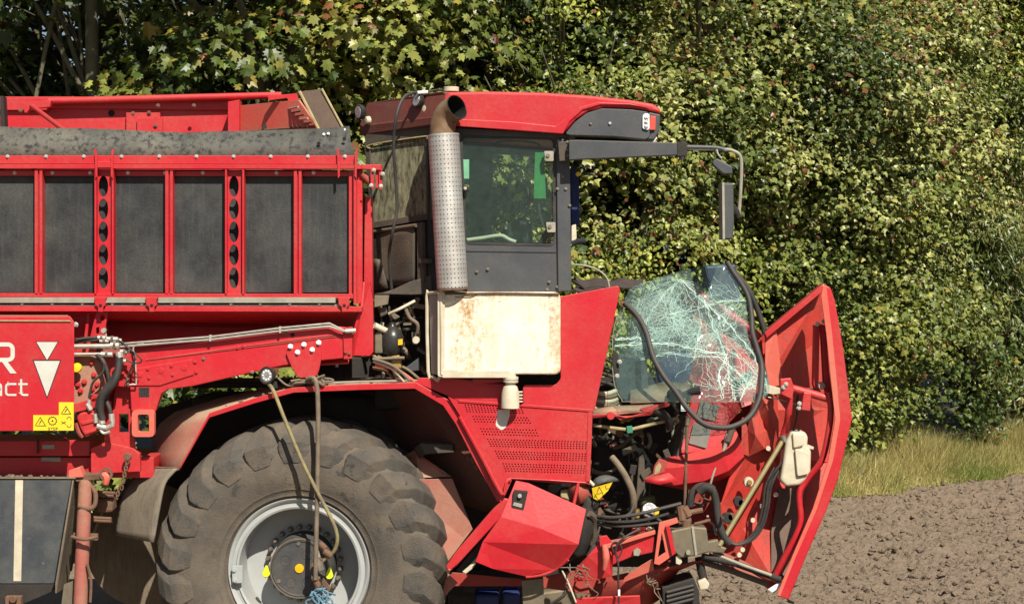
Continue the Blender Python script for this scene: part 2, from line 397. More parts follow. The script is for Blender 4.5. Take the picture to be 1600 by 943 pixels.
def glass(name, tint, dirt, dirt_amt, streaky=False, haze=.06, crazed=False):
    """pane: mostly see-through, sky-reflecting, with dirt lying on it"""
    m, nt, b = newmat(name)
    out = nt.nodes['Material Output']
    g = nt.nodes.new('ShaderNodeNewGeometry'); pos = g.outputs['Position']
    tr = nt.nodes.new('ShaderNodeBsdfTransparent'); tr.inputs[0].default_value = (*tint, 1)
    gl = nt.nodes.new('ShaderNodeBsdfGlossy'); gl.inputs['Roughness'].default_value = .02; gl.inputs[0].default_value = (1, 1, 1, 1)
    fr = nt.nodes.new('ShaderNodeFresnel'); fr.inputs[0].default_value = 1.5
    mx = nt.nodes.new('ShaderNodeMixShader'); nt.links.new(mul(nt, fr.outputs[0], mul(nt, 1.0, g.outputs['Backfacing'], 'SUBTRACT')), mx.inputs[0])
    nt.links.new(tr.outputs[0], mx.inputs[1]); nt.links.new(gl.outputs[0], mx.inputs[2])
    df = nt.nodes.new('ShaderNodeBsdfDiffuse')
    v = pos
    if streaky:
        mp = nt.nodes.new('ShaderNodeMapping'); mp.inputs['Scale'].default_value = (1, 1, .3); nt.links.new(pos, mp.inputs[0]); v = mp.outputs[0]
    n1 = noise(nt, v, 9, 7, .75); n2 = noise(nt, v, 34, 5, .7)
    dc = mix(nt, ramp(nt, n2, [(.35, 0), (.65, 1)]), dirt, tuple(c*(.16 if streaky else .45) for c in dirt))
    nt.links.new(dc, df.inputs[0])
    f = mul(nt, mul(nt, ramp(nt, mul(nt, n1, n2, 'ADD', False), [(.75, 0), (1.25, 1)]), dirt_amt), haze, 'ADD')
    if crazed:
        def lines(scale, thr, soft):
            vo = nt.nodes.new('ShaderNodeTexVoronoi'); vo.feature = 'DISTANCE_TO_EDGE'; vo.inputs['Scale'].default_value = scale
            wv = nt.nodes.new('ShaderNodeVectorMath'); wv.operation = 'ADD'
            nn = nt.nodes.new('ShaderNodeTexNoise'); nn.inputs['Scale'].default_value = 14; nt.links.new(pos, nn.inputs['Vector'])
            sc_ = nt.nodes.new('ShaderNodeVectorMath'); sc_.operation = 'SCALE'; sc_.inputs['Scale'].default_value = .05; nt.links.new(nn.outputs['Color'], sc_.inputs[0])
            nt.links.new(pos, wv.inputs[0]); nt.links.new(sc_.outputs[0], wv.inputs[1]); nt.links.new(wv.outputs[0], vo.inputs['Vector'])
            return ramp(nt, vo.outputs['Distance'], [(thr, 1), (thr+soft, 0)])
        def near(px, py, rad):
            dn = nt.nodes.new('ShaderNodeVectorMath'); dn.operation = 'DISTANCE'; nt.links.new(pos, dn.inputs[0]); dn.inputs[1].default_value = P(px, py, .05)
            return ramp(nt, mul(nt, dn.outputs['Value'], 1/rad), [(.25, 1), (1, 0)])
        m1 = mul(nt, near(1040, 495, .42), near(1115, 520, .42), 'MAXIMUM'); m1 = mul(nt, m1, near(1180, 600, .26), 'MAXIMUM'); m1 = mul(nt, m1, near(1000, 530, .18), 'MAXIMUM')
        m1 = mul(nt, m1, ramp(nt, noise(nt, pos, 6, 3, .6), [(.34, .15), (.6, 1)]))
        ck = mul(nt, mul(nt, lines(24, .018, .03), .75), mul(nt, lines(60, .03, .05), .6), 'MAXIMUM')
        ck = mul(nt, mul(nt, ck, .9), mul(nt, ramp(nt, noise(nt, pos, 90, 2, .5), [(.58, 0), (.64, 1)]), .5), 'MAXIMUM')
        cf = mul(nt, mul(nt, ck, m1), mul(nt, mul(nt, m1, m1), .10), 'ADD')
        dc = mix(nt, cf, dc, (.40, .62, .55)); nt.links.new(dc, df.inputs[0])
        f = mul(nt, f, cf, 'MAXIMUM')
    m2 = nt.nodes.new('ShaderNodeMixShader'); nt.links.new(f, m2.inputs[0])
    nt.links.new(mx.outputs[0], m2.inputs[1]); nt.links.new(df.outputs[0], m2.inputs[2])
    nt.links.new(m2.outputs[0], out.inputs[0])
    nt.nodes.remove(b)
    return m
M['glass'] = glass('green tinted cab glass', (.88, .97, .94), (.20, .34, .32), .05, haze=.02)
M['glass_dirty'] = glass('algae streaked dirty glass', (.50, .50, .42), (.36, .34, .22), 1.0, True, haze=.20)
M['screen'] = glass('laminated windscreen glass', (.86, .95, .93), (.34, .46, .43), .07, haze=.02, crazed=True)
def crack_mat():
    m, nt, b = newmat('crazed glass fracture')
    b.inputs['Base Color'].default_value = (.42, .60, .53, 1); b.inputs['Roughness'].default_value = .6
    b.inputs['Specular IOR Level'].default_value = .2
    return m
M['crack'] = crack_mat()
# ================================================================== THE SETTING
def vnoise(x, y, seed=0):
    xi = np.floor(x).astype(np.int64); yi = np.floor(y).astype(np.int64)
    xf = x-xi; yf = y-yi
    def h(a, b):
        n = (a*374761393 + b*668265263 + seed*144269) & 0xffffffff
        n = ((n ^ (n >> 13))*1274126177) & 0xffffffff
        return ((n ^ (n >> 16)) & 0xffff)/65535.0
    u = xf*xf*(3-2*xf); v = yf*yf*(3-2*yf)
    return (h(xi, yi)*(1-u)+h(xi+1, yi)*u)*(1-v)+(h(xi, yi+1)*(1-u)+h(xi+1, yi+1)*u)*v
EDGE = [(-30, -6), (-8, 4.5), (-4, 5.5), (0, 8.0), (4.3, 10.9), (7.4, 13.6), (14, 19.5), (40, 42)]   # where the ploughed soil meets the verge
def edge_y(x): return np.interp(x, [e[0] for e in EDGE], [e[1] for e in EDGE])

def axis(fine0, fine1, step, lo, hi):
    a = list(np.arange(fine0, fine1, step))
    s = step; v = fine0; L = []
    while v > lo: s *= 1.25; v -= s; L.append(max(v, lo))
    s = step; v = a[-1]; Rr = []
    while v < hi: s *= 1.25; v += s; Rr.append(min(v, hi))
    return np.array(L[::-1]+a+Rr)
xs = axis(0.6, 8.6, .018, -900, 900); ys = axis(3.0, 13.6, .022, -900, 1500)
X, Yg = np.meshgrid(xs, ys)
def soil_h(x, y):
    n = .06*(vnoise(x*1.3, y*1.3, 1)-.5)+.07*(vnoise(x*4, y*4.6, 2)-.5)+.06*np.abs(vnoise(x*8, y*9, 3)-.5)
    n += .05*(vnoise(x*17, y*19, 4)-.5)*(.4+vnoise(x*3, y*3, 9))+.020*(vnoise(x*37, y*41, 5)-.5)
    return n
Z = np.where((np.abs(X) < 30) & (np.abs(Yg) < 40), soil_h(X, Yg), 0)
Z = Z + np.clip((Yg-edge_y(X)), 0, 1.0)*.06
nv = X.size; W_ = len(xs); H_ = len(ys)
me = bpy.data.meshes.new('ploughed_soil')
co = np.stack([X.ravel(), Yg.ravel(), Z.ravel()], 1).astype(np.float32)
ii = np.arange((H_-1)*(W_-1)); r_ = ii//(W_-1); c_ = ii % (W_-1); a_ = r_*W_+c_
quads = np.stack([a_, a_+1, a_+W_+1, a_+W_], 1).astype(np.int32)
me.vertices.add(nv); me.vertices.foreach_set('co', co.ravel())
me.loops.add(quads.size); me.loops.foreach_set('vertex_index', quads.ravel())
me.polygons.add(len(quads)); me.polygons.foreach_set('loop_start', np.arange(0, quads.size, 4, dtype=np.int32))
me.polygons.foreach_set('loop_total', np.full(len(quads), 4, np.int32))
me.update(calc_edges=True); me.polygons.foreach_set('use_smooth', np.zeros(len(quads), bool)); me.validate()
def soil_mat():
    m, nt, b = newmat('ploughed soil')
    g = nt.nodes.new('ShaderNodeNewGeometry'); pos = g.outputs['Position']
    c = mix(nt, ramp(nt, noise(nt, pos, 3, 6, .7), [(.3, 0), (.7, 1)]), (.205, .150, .105), (.145, .104, .072))
    c = mix(nt, ramp(nt, noise(nt, pos, 45, 5, .7), [(.4, 0), (.7, 1)]), c, (.225, .183, .143))
    c = mix(nt, ramp(nt, noise(nt, pos, 16, 3, .5), [(.66, 0), (.72, .6)]), c, (.065, .050, .038))
    nt.links.new(c, b.inputs['Base Color']); b.inputs['Roughness'].default_value = .9
    b.inputs['Specular IOR Level'].default_value = .2
    bn = nt.nodes.new('ShaderNodeBump'); bn.inputs['Strength'].default_value = .8; bn.inputs['Distance'].default_value = .02
    nt.links.new(noise(nt, pos, 60, 8, .75), bn.inputs['Height']); nt.links.new(bn.outputs[0], b.inputs['Normal'])
    return m
M['soil'] = soil_mat(); me.materials.append(M['soil'])
o = bpy.data.objects.new('ploughed_soil', me); COL.objects.link(o); o['kind'] = 'structure'
o['label'] = 'grey brown ploughed soil of the field around the wreck'

# ---- fast mesh of many little pieces
def pieces_mesh(name, tmpl_v, tmpl_f, mats, cols, matlist, smooth=False):
    """tmpl_v (n,3), tmpl_f list of tris; mats (N,3,4) transforms; cols (N,3) per-piece colour"""
    tv = np.asarray(tmpl_v, np.float32); tf = np.asarray(tmpl_f, np.int32)
    N = len(mats); n = len(tv)
    V = np.einsum('nij,vj->nvi', mats[:, :, :3], tv)+mats[:, None, :, 3]
    F = (tf[None]+(np.arange(N)*n)[:, None, None]).reshape(-1, 3)
    me = bpy.data.meshes.new(name)
    me.vertices.add(N*n); me.vertices.foreach_set('co', V.astype(np.float32).ravel())
    me.loops.add(F.size); me.loops.foreach_set('vertex_index', F.astype(np.int32).ravel())
    me.polygons.add(len(F)); me.polygons.foreach_set('loop_start', np.arange(0, F.size, 3, dtype=np.int32))
    me.polygons.foreach_set('loop_total', np.full(len(F), 3, np.int32))
    me.polygons.foreach_set('use_smooth', np.full(len(F), smooth, bool))
    me.update(calc_edges=True)
    if cols is not None:
        at = me.color_attributes.new('Col', 'FLOAT_COLOR', 'POINT')
        c4 = np.ones((N, n, 4), np.float32); c4[:, :, :3] = cols[:, None, :]
        at.data.foreach_set('color', c4.ravel())
    me.materials.append(matlist)
    return me
def frames(normal, up, scale, pos):
    """orientation: local z = normal, local y = up projected"""
    nrm = normal/np.linalg.norm(normal, axis=1, keepdims=True)
    y = up-nrm*np.sum(up*nrm, 1, keepdims=True); y /= np.maximum(np.linalg.norm(y, axis=1, keepdims=True), 1e-6)
    x = np.cross(y, nrm)
    m = np.zeros((len(pos), 3, 4)); m[:, :, 0] = x*scale[:, None]; m[:, :, 1] = y*scale[:, None]; m[:, :, 2] = nrm*scale[:, None]; m[:, :, 3] = pos
    return m
def leaf_mat(name, rough=.42, trans=.35):
    m, nt, b = newmat(name)
    a = nt.nodes.new('ShaderNodeAttribute'); a.attribute_name = 'Col'
    nt.links.new(a.outputs['Color'], b.inputs['Base Color']); b.inputs['Roughness'].default_value = rough
    b.inputs['Specular IOR Level'].default_value = .5
    tl = nt.nodes.new('ShaderNodeBsdfTranslucent')
    nt.links.new(mix(nt, .6, a.outputs['Color'], (.16, .20, .015)), tl.inputs[0])
    mx = nt.nodes.new('ShaderNodeMixShader'); mx.inputs[0].default_value = trans
    nt.links.new(b.outputs[0], mx.inputs[1]); nt.links.new(tl.outputs[0], mx.inputs[2])
    nt.links.new(mx.outputs[0], nt.nodes['Material Output'].inputs[0])
    return m
M['leaf'] = leaf_mat('tree leaves', .40, .30)
M['grass'] = leaf_mat('grass blades', .6, .35)
M['bark'] = worn('mossy bark', (.13, .12, .075), (.09, .08, .05), (.20, .20, .11), .7, .0, .85, bump=.9, scale=5)

# leaf outlines (unit length along +y, cupped); sycamore has five pointed lobes
def syc_leaf():
    o = [(0, 0), (.30, -.04), (.26, .16), (.56, .34), (.34, .44), (.40, .72), (.17, .66), (0, 1.0),
         (-.17, .66), (-.40, .72), (-.34, .44), (-.56, .34), (-.26, .16), (-.30, -.04)]
    v = [(0, .33, 0.0)]+[(x, y, -.30*abs(x)-.16*max(0, y-.3)**1.2) for x, y in o]
    f = [(0, i, i+1) for i in range(1, len(o))]+[(0, len(o), 1)]
    return v, f
def oval_leaf():
    v = [(0, 0, 0), (.30, .35, -.09), (.24, .72, -.13), (0, 1, -.12), (-.24, .72, -.13), (-.30, .35, -.09), (0, .5, .03)]
    f = [(6, 0, 1), (6, 1, 2), (6, 2, 3), (6, 3, 4), (6, 4, 5), (6, 5, 0)]
    return v, f
def long_leaf():
    v = [(0, 0, 0), (.12, .4, -.05), (0, 1, -.18), (-.12, .4, -.05)]
    return v, [(0, 1, 3), (1, 2, 3)]
def small_syc():
    o = [(0, 0), (.30, .10), (.55, .40), (.28, .50), (0, 1.0), (-.28, .50), (-.55, .40), (-.30, .10)]
    v = [(0, .36, 0.03)]+[(x, y, -.34*abs(x)-.22*max(0, y-.3)**1.2) for x, y in o]
    return v, [(0, i, i+1) for i in range(1, len(o))]+[(0, len(o), 1)]
LEAVES = {'small_syc': small_syc(), 'syc': syc_leaf(), 'oval': oval_leaf(), 'long': long_leaf()}

def foliage(blobs, kind, size, per_m2, palette, droop=.55, cluster=9, seed=0, spread=.16, yell=.06, brown=.02, shell=(.55, 1.05)):
    """leaf transforms and colours over the shells of crown lobes; blobs: (x,y,z,rx,ry,rz)"""
    g = np.random.default_rng(seed)
    C, Nn, B = [], [], []
    for (x, y, z, rx, ry, rz) in blobs:
        area = 4*math.pi*((rx*ry)**1.6/3+(rx*rz)**1.6/3+(ry*rz)**1.6/3)**(1/1.6)
        n = int(area*per_m2/cluster)
        d = g.normal(size=(n, 3)); d /= np.linalg.norm(d, axis=1, keepdims=True)
        # the far half is hidden in the next crown: thin it
        keep = ((d[:, 1] < .25) | (g.random(n) < .3)) & ((d[:, 2] > -.22) | (g.random(n) < .22))
        d = d[keep]; n = len(d)
        rad = shell[0]+(shell[1]-shell[0])*g.random(n)**.6
        lump = .86+.26*vnoise(d[:, 0]*3.1+x*7, d[:, 2]*3.1+z*5+d[:, 1], seed)
        C.append(np.array([x, y, z])+d*np.array([rx, ry, rz])*(rad*lump)[:, None]); Nn.append(d)
        B.append(np.full(n, g.random()))
    C = np.concatenate(C); Nn = np.concatenate(Nn); B = np.concatenate(B)
    hole = .6*vnoise(C[:, 0]*1.5+seed*3, C[:, 2]*1.7+seed, seed+21)+.4*vnoise(C[:, 0]*3.4, C[:, 2]*3.4, seed+22)
    kp = (hole > .36) | (g.random(len(C)) < .12)
    C = C[kp]; Nn = Nn[kp]; B = B[kp]
    n = len(C)
    # each cluster = a drooping spray
    out = Nn*np.array([1, 1, .45])+g.normal(size=(n, 3))*.35; out[:, 2] -= .1
    out /= np.linalg.norm(out, axis=1, keepdims=True)
    tone = np.clip(.5+1.3*(vnoise(C[:, 0]*1.1+seed, C[:, 2]*1.1+C[:, 1], seed+5)-.5)+.25*(B-.5)+g.normal(size=n)*.12, 0, 1)
    K = cluster
    off = g.normal(size=(n, K, 3))*np.array([1, 1, .55])*spread
    off += out[:, None, :]*np.linspace(-.6, 1.0, K)[None, :, None]*spread*1.1
    pos = (C[:, None, :]+off).reshape(-1, 3)
    side = g.normal(size=(n, K, 3))*.65
    direction = (out[:, None, :]*1.0+side); direction[:, :, 2] -= droop
    nrm = np.array([0.12, -.42, .85])[None, None, :]+out[:, None, :]*.65+g.normal(size=(n, K, 3))*.55
    N = n*K
    sc = size*np.clip(g.normal(1, .22, N), .5, 1.6)
    fr = frames(nrm.reshape(-1, 3), direction.reshape(-1, 3), sc, pos)
    t = np.clip(np.repeat(tone, K)+g.normal(size=N)*.16, 0, 1)[:, None]
    pal = np.array(palette)  # dark, mid, light
    c = np.where(t < .5, pal[0]*(1-2*t)+pal[1]*2*t, pal[1]*(2-2*t)+pal[2]*(2*t-1))
    yp = vnoise(pos[:, 0]*.9+31, pos[:, 2]*.9+pos[:, 1]*.5, seed+9)
    ry = g.random(N)
    c = np.where((ry < yell*(.3+2.4*yp**2))[:, None], np.array([.30, .26, .05])*g.uniform(.5, 1.15, (N, 1)), c)
    c = np.where((ry > 1-brown*(.2+3*yp**2))[:, None], np.array([.22, .085, .035])*g.uniform(.5, 1.1, (N, 1)), c)
    c = c*(1+.16*g.normal(size=(N, 1)))
    return fr, np.clip(c, .004, .8)

SYC_MESH = []
for k, cc in enumerate([(.045, .07, .014), (.09, .115, .024), (.155, .185, .035), (.23, .24, .055), (.34, .34, .09), (.46, .44, .14), (.28, .22, .045), (.22, .09, .035)]):
    v, f = LEAVES['syc']; m_ = np.zeros((1, 3, 4)); m_[0, 0, 0] = m_[0, 1, 1] = m_[0, 2, 2] = 1
    SYC_MESH.append((np.array(cc), pieces_mesh('leaf', v, f, m_, np.array([cc]), M['leaf'])))

def branch_mesh(bm, p, d, length, r, depth, g):
    pts = [p.copy()]; q = p.copy(); dd = d.copy()
    n = 5
    for i in range(n):
        dd = (dd+Vector((g.uniform(-.18, .18), g.uniform(-.18, .18), g.uniform(-.05, .12)))).normalized()
        q = q+dd*(length/n); pts.append(q.copy())
    add_tube(bm, pts, [r*(1-.6*i/n) for i in range(n+1)], 7 if depth == 0 else 5)
    if depth < 2:
        for k in range(3 if depth == 0 else 2):
            b = pts[2+k % 4 if depth else 2+k]
            a = g.uniform(0, 6.28)
            nd = (dd*.5+Vector((math.cos(a), math.sin(a)*.8, .35))).normalized()
            branch_mesh(bm, b, nd, length*.5, r*.42, depth+1, g)

def in_view(p, m=60):
    """camera-facing leaves that land inside the picture, for choosing the ones that show largest"""
    d = p[:, 1]+CAM_D; s = FPX/d
    px = 800+p[:, 0]*s; py = HOR-(p[:, 2]-CAM_H)*s
    return (px > -m) & (px < 1600+m) & (py > -m) & (py < 943), px, py
def tree(name, label, cat, base, blobs, kind, size, dens, pal, trunk_r=.16, trunk_h=4.0, lean=(0, 0), seed=0, parts=300, group=None, trunk=True, **kw):
    g = random.Random(seed)
    t = thing(name, label, cat, base, group)
    bm = bmesh.new()
    b = Vector(base)
    if trunk:
        pts = [b+Vector((lean[0]*f+.06*math.sin(f*5+seed), lean[1]*f, trunk_h*f)) for f in [0, .15, .3, .45, .6, .75, .9, 1]]
        add_tube(bm, pts, [trunk_r*(1.25-.75*i/7) for i in range(8)], 12)
        to = [bl for bl in blobs]
        g.shuffle(to)
        for bl in to[:14]:
            s = pts[g.randint(2, 7)]; e = Vector(bl[:3]); mid = s.lerp(e, .5)+Vector((0, 0, .25))
            add_tube(bm, smooth_path([s, mid, e, e+(e-mid)*.5+Vector((g.uniform(-.2, .2), 0, .2))], 3), [trunk_r*.38*(1-.8*i/9) for i in range(10)], 6)
            for q in range(3):
                a = e+Vector((g.uniform(-.7, .7), g.uniform(-.9, .1), g.uniform(-.6, .6)))
                add_tube(bm, [mid.lerp(e, .5), e.lerp(a, .5)+Vector((0, 0, .1)), a], [.018, .011, .004], 5)
        finish('trunk', bm, M['bark'], t, smooth='full')
    else:
        for k in range(7):
            a = g.uniform(-.9, .9)
            top = Vector(g.choice(blobs)[:3])
            add_tube(bm, smooth_path([b+Vector((a*.3, 0, 0)), b.lerp(top, .5)+Vector((a*.3, 0, .1)), top], 4), [.05*(1-.1*i) for i in range(9)], 6)
        finish('stem', bm, M['bark'], t, smooth='full')
    fr, c = foliage(blobs, kind, size, dens, pal, seed=seed, **kw)
    v, f = LEAVES[kind]
    if kind in ('syc', 'small_syc') and parts:
        p = fr[:, :, 3]
        vis, px, py = in_view(p)
        clear = ((py < 150) | (px > 1340) | ((px > 900) & (py < 400))) & vis
        score = np.where(clear, np.linalg.norm(fr[:, :, 1], axis=1)/(p[:, 1]+CAM_D), 0)
        idx = np.argsort(-score)[:parts]; idx = idx[score[idx] > 0]
        for i in idx:
            mm = SYC_MESH[int(np.argmin([np.sum((c[i]-q[0])**2) for q in SYC_MESH]))][1]
            lo = bpy.data.objects.new('leaf', mm); COL.objects.link(lo); lo.parent = t
            m4 = Matrix([list(map(float, fr[i, 0])), list(map(float, fr[i, 1])), list(map(float, fr[i, 2])), [0, 0, 0, 1]])
            lo.matrix_basis = Matrix.Translation(-WORLD[t.name]) @ m4
        keep = np.ones(len(fr), bool); keep[idx] = False
        fr = fr[keep]; c = c[keep]
    me = pieces_mesh('foliage', v, f, fr, c, M['leaf'])
    fo = bpy.data.objects.new('foliage', me); COL.objects.link(fo); fo.parent = t; fo.location = -WORLD[t.name]; fo['kind'] = 'stuff'
    return t

def lobes(off, x0, x1, z0, z1, n, r, seed, depth=.8, flat=.8):
    """crown lobes filling an upright face x0..x1, z0..z1 that stands off metres behind the field edge"""
    g = random.Random(seed); L = []
    tries = 0; cx = (x0+x1)/2
    while len(L) < n and tries < n*40:
        tries += 1
        x = g.uniform(x0, x1); z = g.uniform(z0, z1)
        u = 2*(x-cx)/(x1-x0); v = 2*(z-(z0+z1)/2)/(z1-z0)
        if u*u+v*v > 1.45: continue
        y = float(edge_y(x))+off+depth*(u*u*.7+v*v*.35)+g.uniform(-.9, .7)
        rr = r*g.uniform(.6, 1.3)
        if any((x-q[0])**2+(z-q[2])**2 < (.62*r)**2 for q in L) and tries < n*25: continue
        L.append((x, y, z, rr*1.15, rr, rr*flat))
    return L
GREEN = [(.038, .070, .013), (.130, .170, .034), (.33, .35, .08)]
DEEP_SHADE = [(.014, .030, .008), (.032, .055, .014), (.085, .11, .03)]  # leaf colours darkened to stand for shade deep in the wood
BRIGHT = [(.055, .09, .014), (.20, .25, .040), (.46, .47, .10)]
TINGED = [(.042, .070, .016), (.150, .190, .045), (.45, .46, .15)]
GREY = [(.055, .085, .022), (.15, .19, .050), (.34, .36, .13)]
HG = 'trees of the hedgerow behind the machine'
tree('sycamore_tree', 'dark shaded sycamore with a pale trunk at the far left', 'tree', (-4.75, 8.2, 0), lobes(3.4, -7.6, -4.0, 2.2, 8.4, 15, .62, 1), 'syc', .15, 62, DEEP_SHADE, .10, 8.0, seed=1, group=HG, yell=.04, shell=(.3, 1.05))
tree('sycamore_tree', 'sycamore with large sunlit leaves spreading above the red hopper', 'tree', (-2.6, 9.4, 0), lobes(1.9, -4.7, -1.3, 3.0, 8.6, 18, .78, 2), 'syc', .135, 105, GREEN, .17, 7.5, seed=2, group=HG, yell=.10, brown=.02)
tree('sycamore_tree', 'sycamore with yellowing leaves rising behind the rear of the cab', 'tree', (-.9, 11.2, 0), lobes(1.6, -2.6, 1.2, 1.8, 9.0, 24, .85, 3), 'syc', .115, 150, GREEN, .16, 8.0, seed=3, group=HG, yell=.14, brown=.03)
tree('hawthorn_tree', 'bright small leaved hawthorn above the cab roof', 'tree', (.9, 11.6, 0), lobes(.9, -.5, 1.6, 4.2, 8.6, 13, .60, 4), 'oval', .062, 330, BRIGHT, .09, 6.0, seed=4, group=HG, yell=.08, spread=.14, cluster=14)
tree('sycamore_tree', 'sycamore with reddish tinged leaves above the mirror arm', 'tree', (2.6, 13.0, 0), lobes(1.2, 1.2, 4.3, 2.8, 9.4, 22, .88, 5), 'small_syc', .084, 330, TINGED, .16, 8.0, seed=5, group=HG, yell=.07, brown=.05)
tree('sycamore_tree', 'tall broad sycamore with bronze and pale leaves right of the mirror', 'tree', (5.2, 15.6, 0), lobes(1.7, 3.3, 6.5, 2.0, 10.4, 30, 1.0, 6), 'small_syc', .076, 400, TINGED, .2, 9.0, seed=6, group=HG, yell=.06, brown=.06)
tree('field_maple_tree', 'yellow green tree at the upper right corner of the hedgerow', 'tree', (8.9, 18.6, 0), lobes(2.2, 6.6, 11.2, 4.8, 11.6, 24, .85, 7), 'oval', .085, 300, BRIGHT, .15, 9.0, seed=7, group=HG, yell=.12, spread=.17, cluster=14)
tree('willow_bush', 'narrow leaved dark green bush at the right edge above the verge', 'bush', (8.3, 17.6, 0), lobes(1.75, 6.6, 11.4, .7, 5.4, 32, .72, 8), 'long', .115, 620, GREY, seed=8, group='bushes along the verge', trunk=False, yell=.03, spread=.16, cluster=16, droop=.8)
tree('hazel_bush', 'green bush with rounded leaves filling the gap behind the raised red hood', 'bush', (5.0, 14.2, 0), lobes(1.7, 3.2, 7.2, .6, 4.2, 28, .60, 9), 'small_syc', .08, 300, GREEN, seed=9, group='bushes along the verge', trunk=False, yell=.05, brown=.01)
tree('hawthorn_bush', 'small leaved bush seen under the mirror arm beside the cab', 'bush', (1.6, 11.2, 0), lobes(.9, -.4, 3.4, .6, 3.7, 26, .60, 10), 'oval', .075, 330, BRIGHT, seed=10, group='bushes along the verge', trunk=False, yell=.10, spread=.14, cluster=14)
tree('elder_bush', 'leafy undergrowth bush seen beneath the hopper and behind the hoses', 'bush', (-3.4, 8.6, 0), lobes(1.4, -6.6, -.4, .1, 3.0, 30, .6, 11), 'syc', .12, 80, GREEN, seed=11, group='bushes along the verge', trunk=False, yell=.06, parts=0)
# a second, deeper row closes the gaps between the crowns
tree('ash_tree', 'dark unlit tree deep in the wood behind the left sycamores', 'tree', (-5.4, 11.5, 0), lobes(5.0, -9.8, -.3, 1.5, 11, 46, 1.05, 12), 'oval', .16, 190, DEEP_SHADE, .15, 10, seed=12, group='trees deeper in the wood', yell=.02, shell=(.2, 1.0))
tree('ash_tree', 'dark tree filling the wood behind the cab', 'tree', (1.8, 15.5, 0), lobes(4.4, -2.2, 5.2, .8, 11, 32, 1.1, 13), 'oval', .15, 150, DEEP_SHADE, .15, 10, seed=13, group='trees deeper in the wood', yell=.02, shell=(.2, 1.0))
tree('ash_tree', 'dark tree filling the wood behind the right hand crowns', 'tree', (8.4, 20.5, 0), lobes(5.0, 4.2, 13.6, .8, 13, 40, 1.25, 14), 'oval', .17, 140, DEEP_SHADE, .18, 11, seed=14, group='trees deeper in the wood', yell=.02, shell=(.2, 1.0))

tree('wood_edge', 'dense shaded wood closing the view behind all the hedgerow trees', 'wood', (2, 24, 0), lobes(8.5, -16, 19, .6, 12, 70, 2.0, 15, flat=.9), 'oval', .26, 55, DEEP_SHADE, .2, 9, seed=15, yell=.01, shell=(.2, 1.0), cluster=12, spread=.35)
# ---- verge of long, half dead grass
def grass():
    g = np.random.default_rng(5)
    n = 70000
    x = g.uniform(1.5, 10.5, n); d = g.random(n)**1.1*1.9
    y = edge_y(x)+d+.22*(vnoise(x*2.2, x*0+1, 3)-.5)
    tuft = vnoise(x*1.8, y*1.8, 6)
    h = (.12+.52*np.clip(d/.7, 0, 1))*(.5+.9*tuft)*np.clip(1.25-.08*x, .5, 1)*g.uniform(.5, 1.3, n)
    v = [(-.012, 0, 0), (.012, 0, 0), (.008, .5, .06), (-.008, .5, .06), (0, 1, .34)]
    f = [(0, 1, 2), (0, 2, 3), (3, 2, 4)]
    pos = np.stack([x, y, soil_h(x, y)+.02+.06*np.clip(d, 0, 1)], 1)
    up = g.normal(size=(n, 3))*.38+np.array([.12, -.1, 1.0])
    nrm = g.normal(size=(n, 3))*np.array([.8, .8, .12])+np.array([0, -.6, .1])
    fr = frames(nrm, up, h, pos)
    fr[:, :, 0] *= (1/np.maximum(h, .15))[:, None]*.42      # blades keep one width whatever their length
    dry = np.clip(vnoise(x*.9+3, y*1.4, 8)*1.2+.42*(d > .3)+.12*g.normal(size=n)-.15*(x > 6), 0, 1)[:, None]
    c = np.array([.20, .27, .05])*(1-dry)+np.array([.62, .52, .22])*dry
    c *= (1+.25*g.normal(size=(n, 1)))
    me = pieces_mesh('verge_grass', v, f, fr, np.clip(c, .01, .8), M['grass'])
    o = bpy.data.objects.new('verge_grass', me); COL.objects.link(o)
    tag(o, 'long yellowing grass along the foot of the hedgerow', 'grass', kind='stuff')
grass()
def clods():
    g = np.random.default_rng(15)
    bm = bmesh.new(); bmesh.ops.create_icosphere(bm, subdivisions=1, radius=1)
    v = [tuple(p.co*(1+random.uniform(-.22, .22))) for p in bm.verts]; f = [tuple(q.index for q in ff.verts) for ff in bm.faces]; bm.free()
    n = 14000
    x = g.uniform(.6, 9, n); y = 3.4+g.random(n)**1.2*9.5
    ok = y < edge_y(x)+.05; x = x[ok]; y = y[ok]; n = len(x)
    s = .008+.050*g.random(n)**5
    pos = np.stack([x, y, soil_h(x, y)+s*.25], 1)
    fr = frames(g.normal(size=(n, 3))*.3+np.array([0, 0, 1]), g.normal(size=(n, 3)), s, pos); fr[:, :, 2] *= .6
    me = pieces_mesh('soil_clods', v, f, fr, None, M['soil'])
    o = bpy.data.objects.new('soil_clods', me); COL.objects.link(o)
    tag(o, 'loose crumbs and clods of earth lying on the ploughed soil', 'clods', kind='stuff')
clods()
# ================================================================== THE BEET HARVESTER
HV = thing('beet_harvester', 'wrecked red beet harvester with black panelled hopper, big muddy wheel and crushed front', 'harvester', (0, 1.2, 0))
G0 = HV
# ---------------------------------------------------------------- hopper
hop = slab('hopper', [(-60, 264), (556, 266), (556, 459), (-60, 459)], 0.085, 0.02, M['black_panel'], HV)     # backing skin behind the panels
for (a, b) in [(-44, 54), (66, 149), (177, 258), (270, 352), (380, 459), (471, 545)]:
    slab('side_panel', rrect(a-1, 275, b+1, 457, 2, 2), 0.055, 0.02, M['black_panel'], hop, .002)
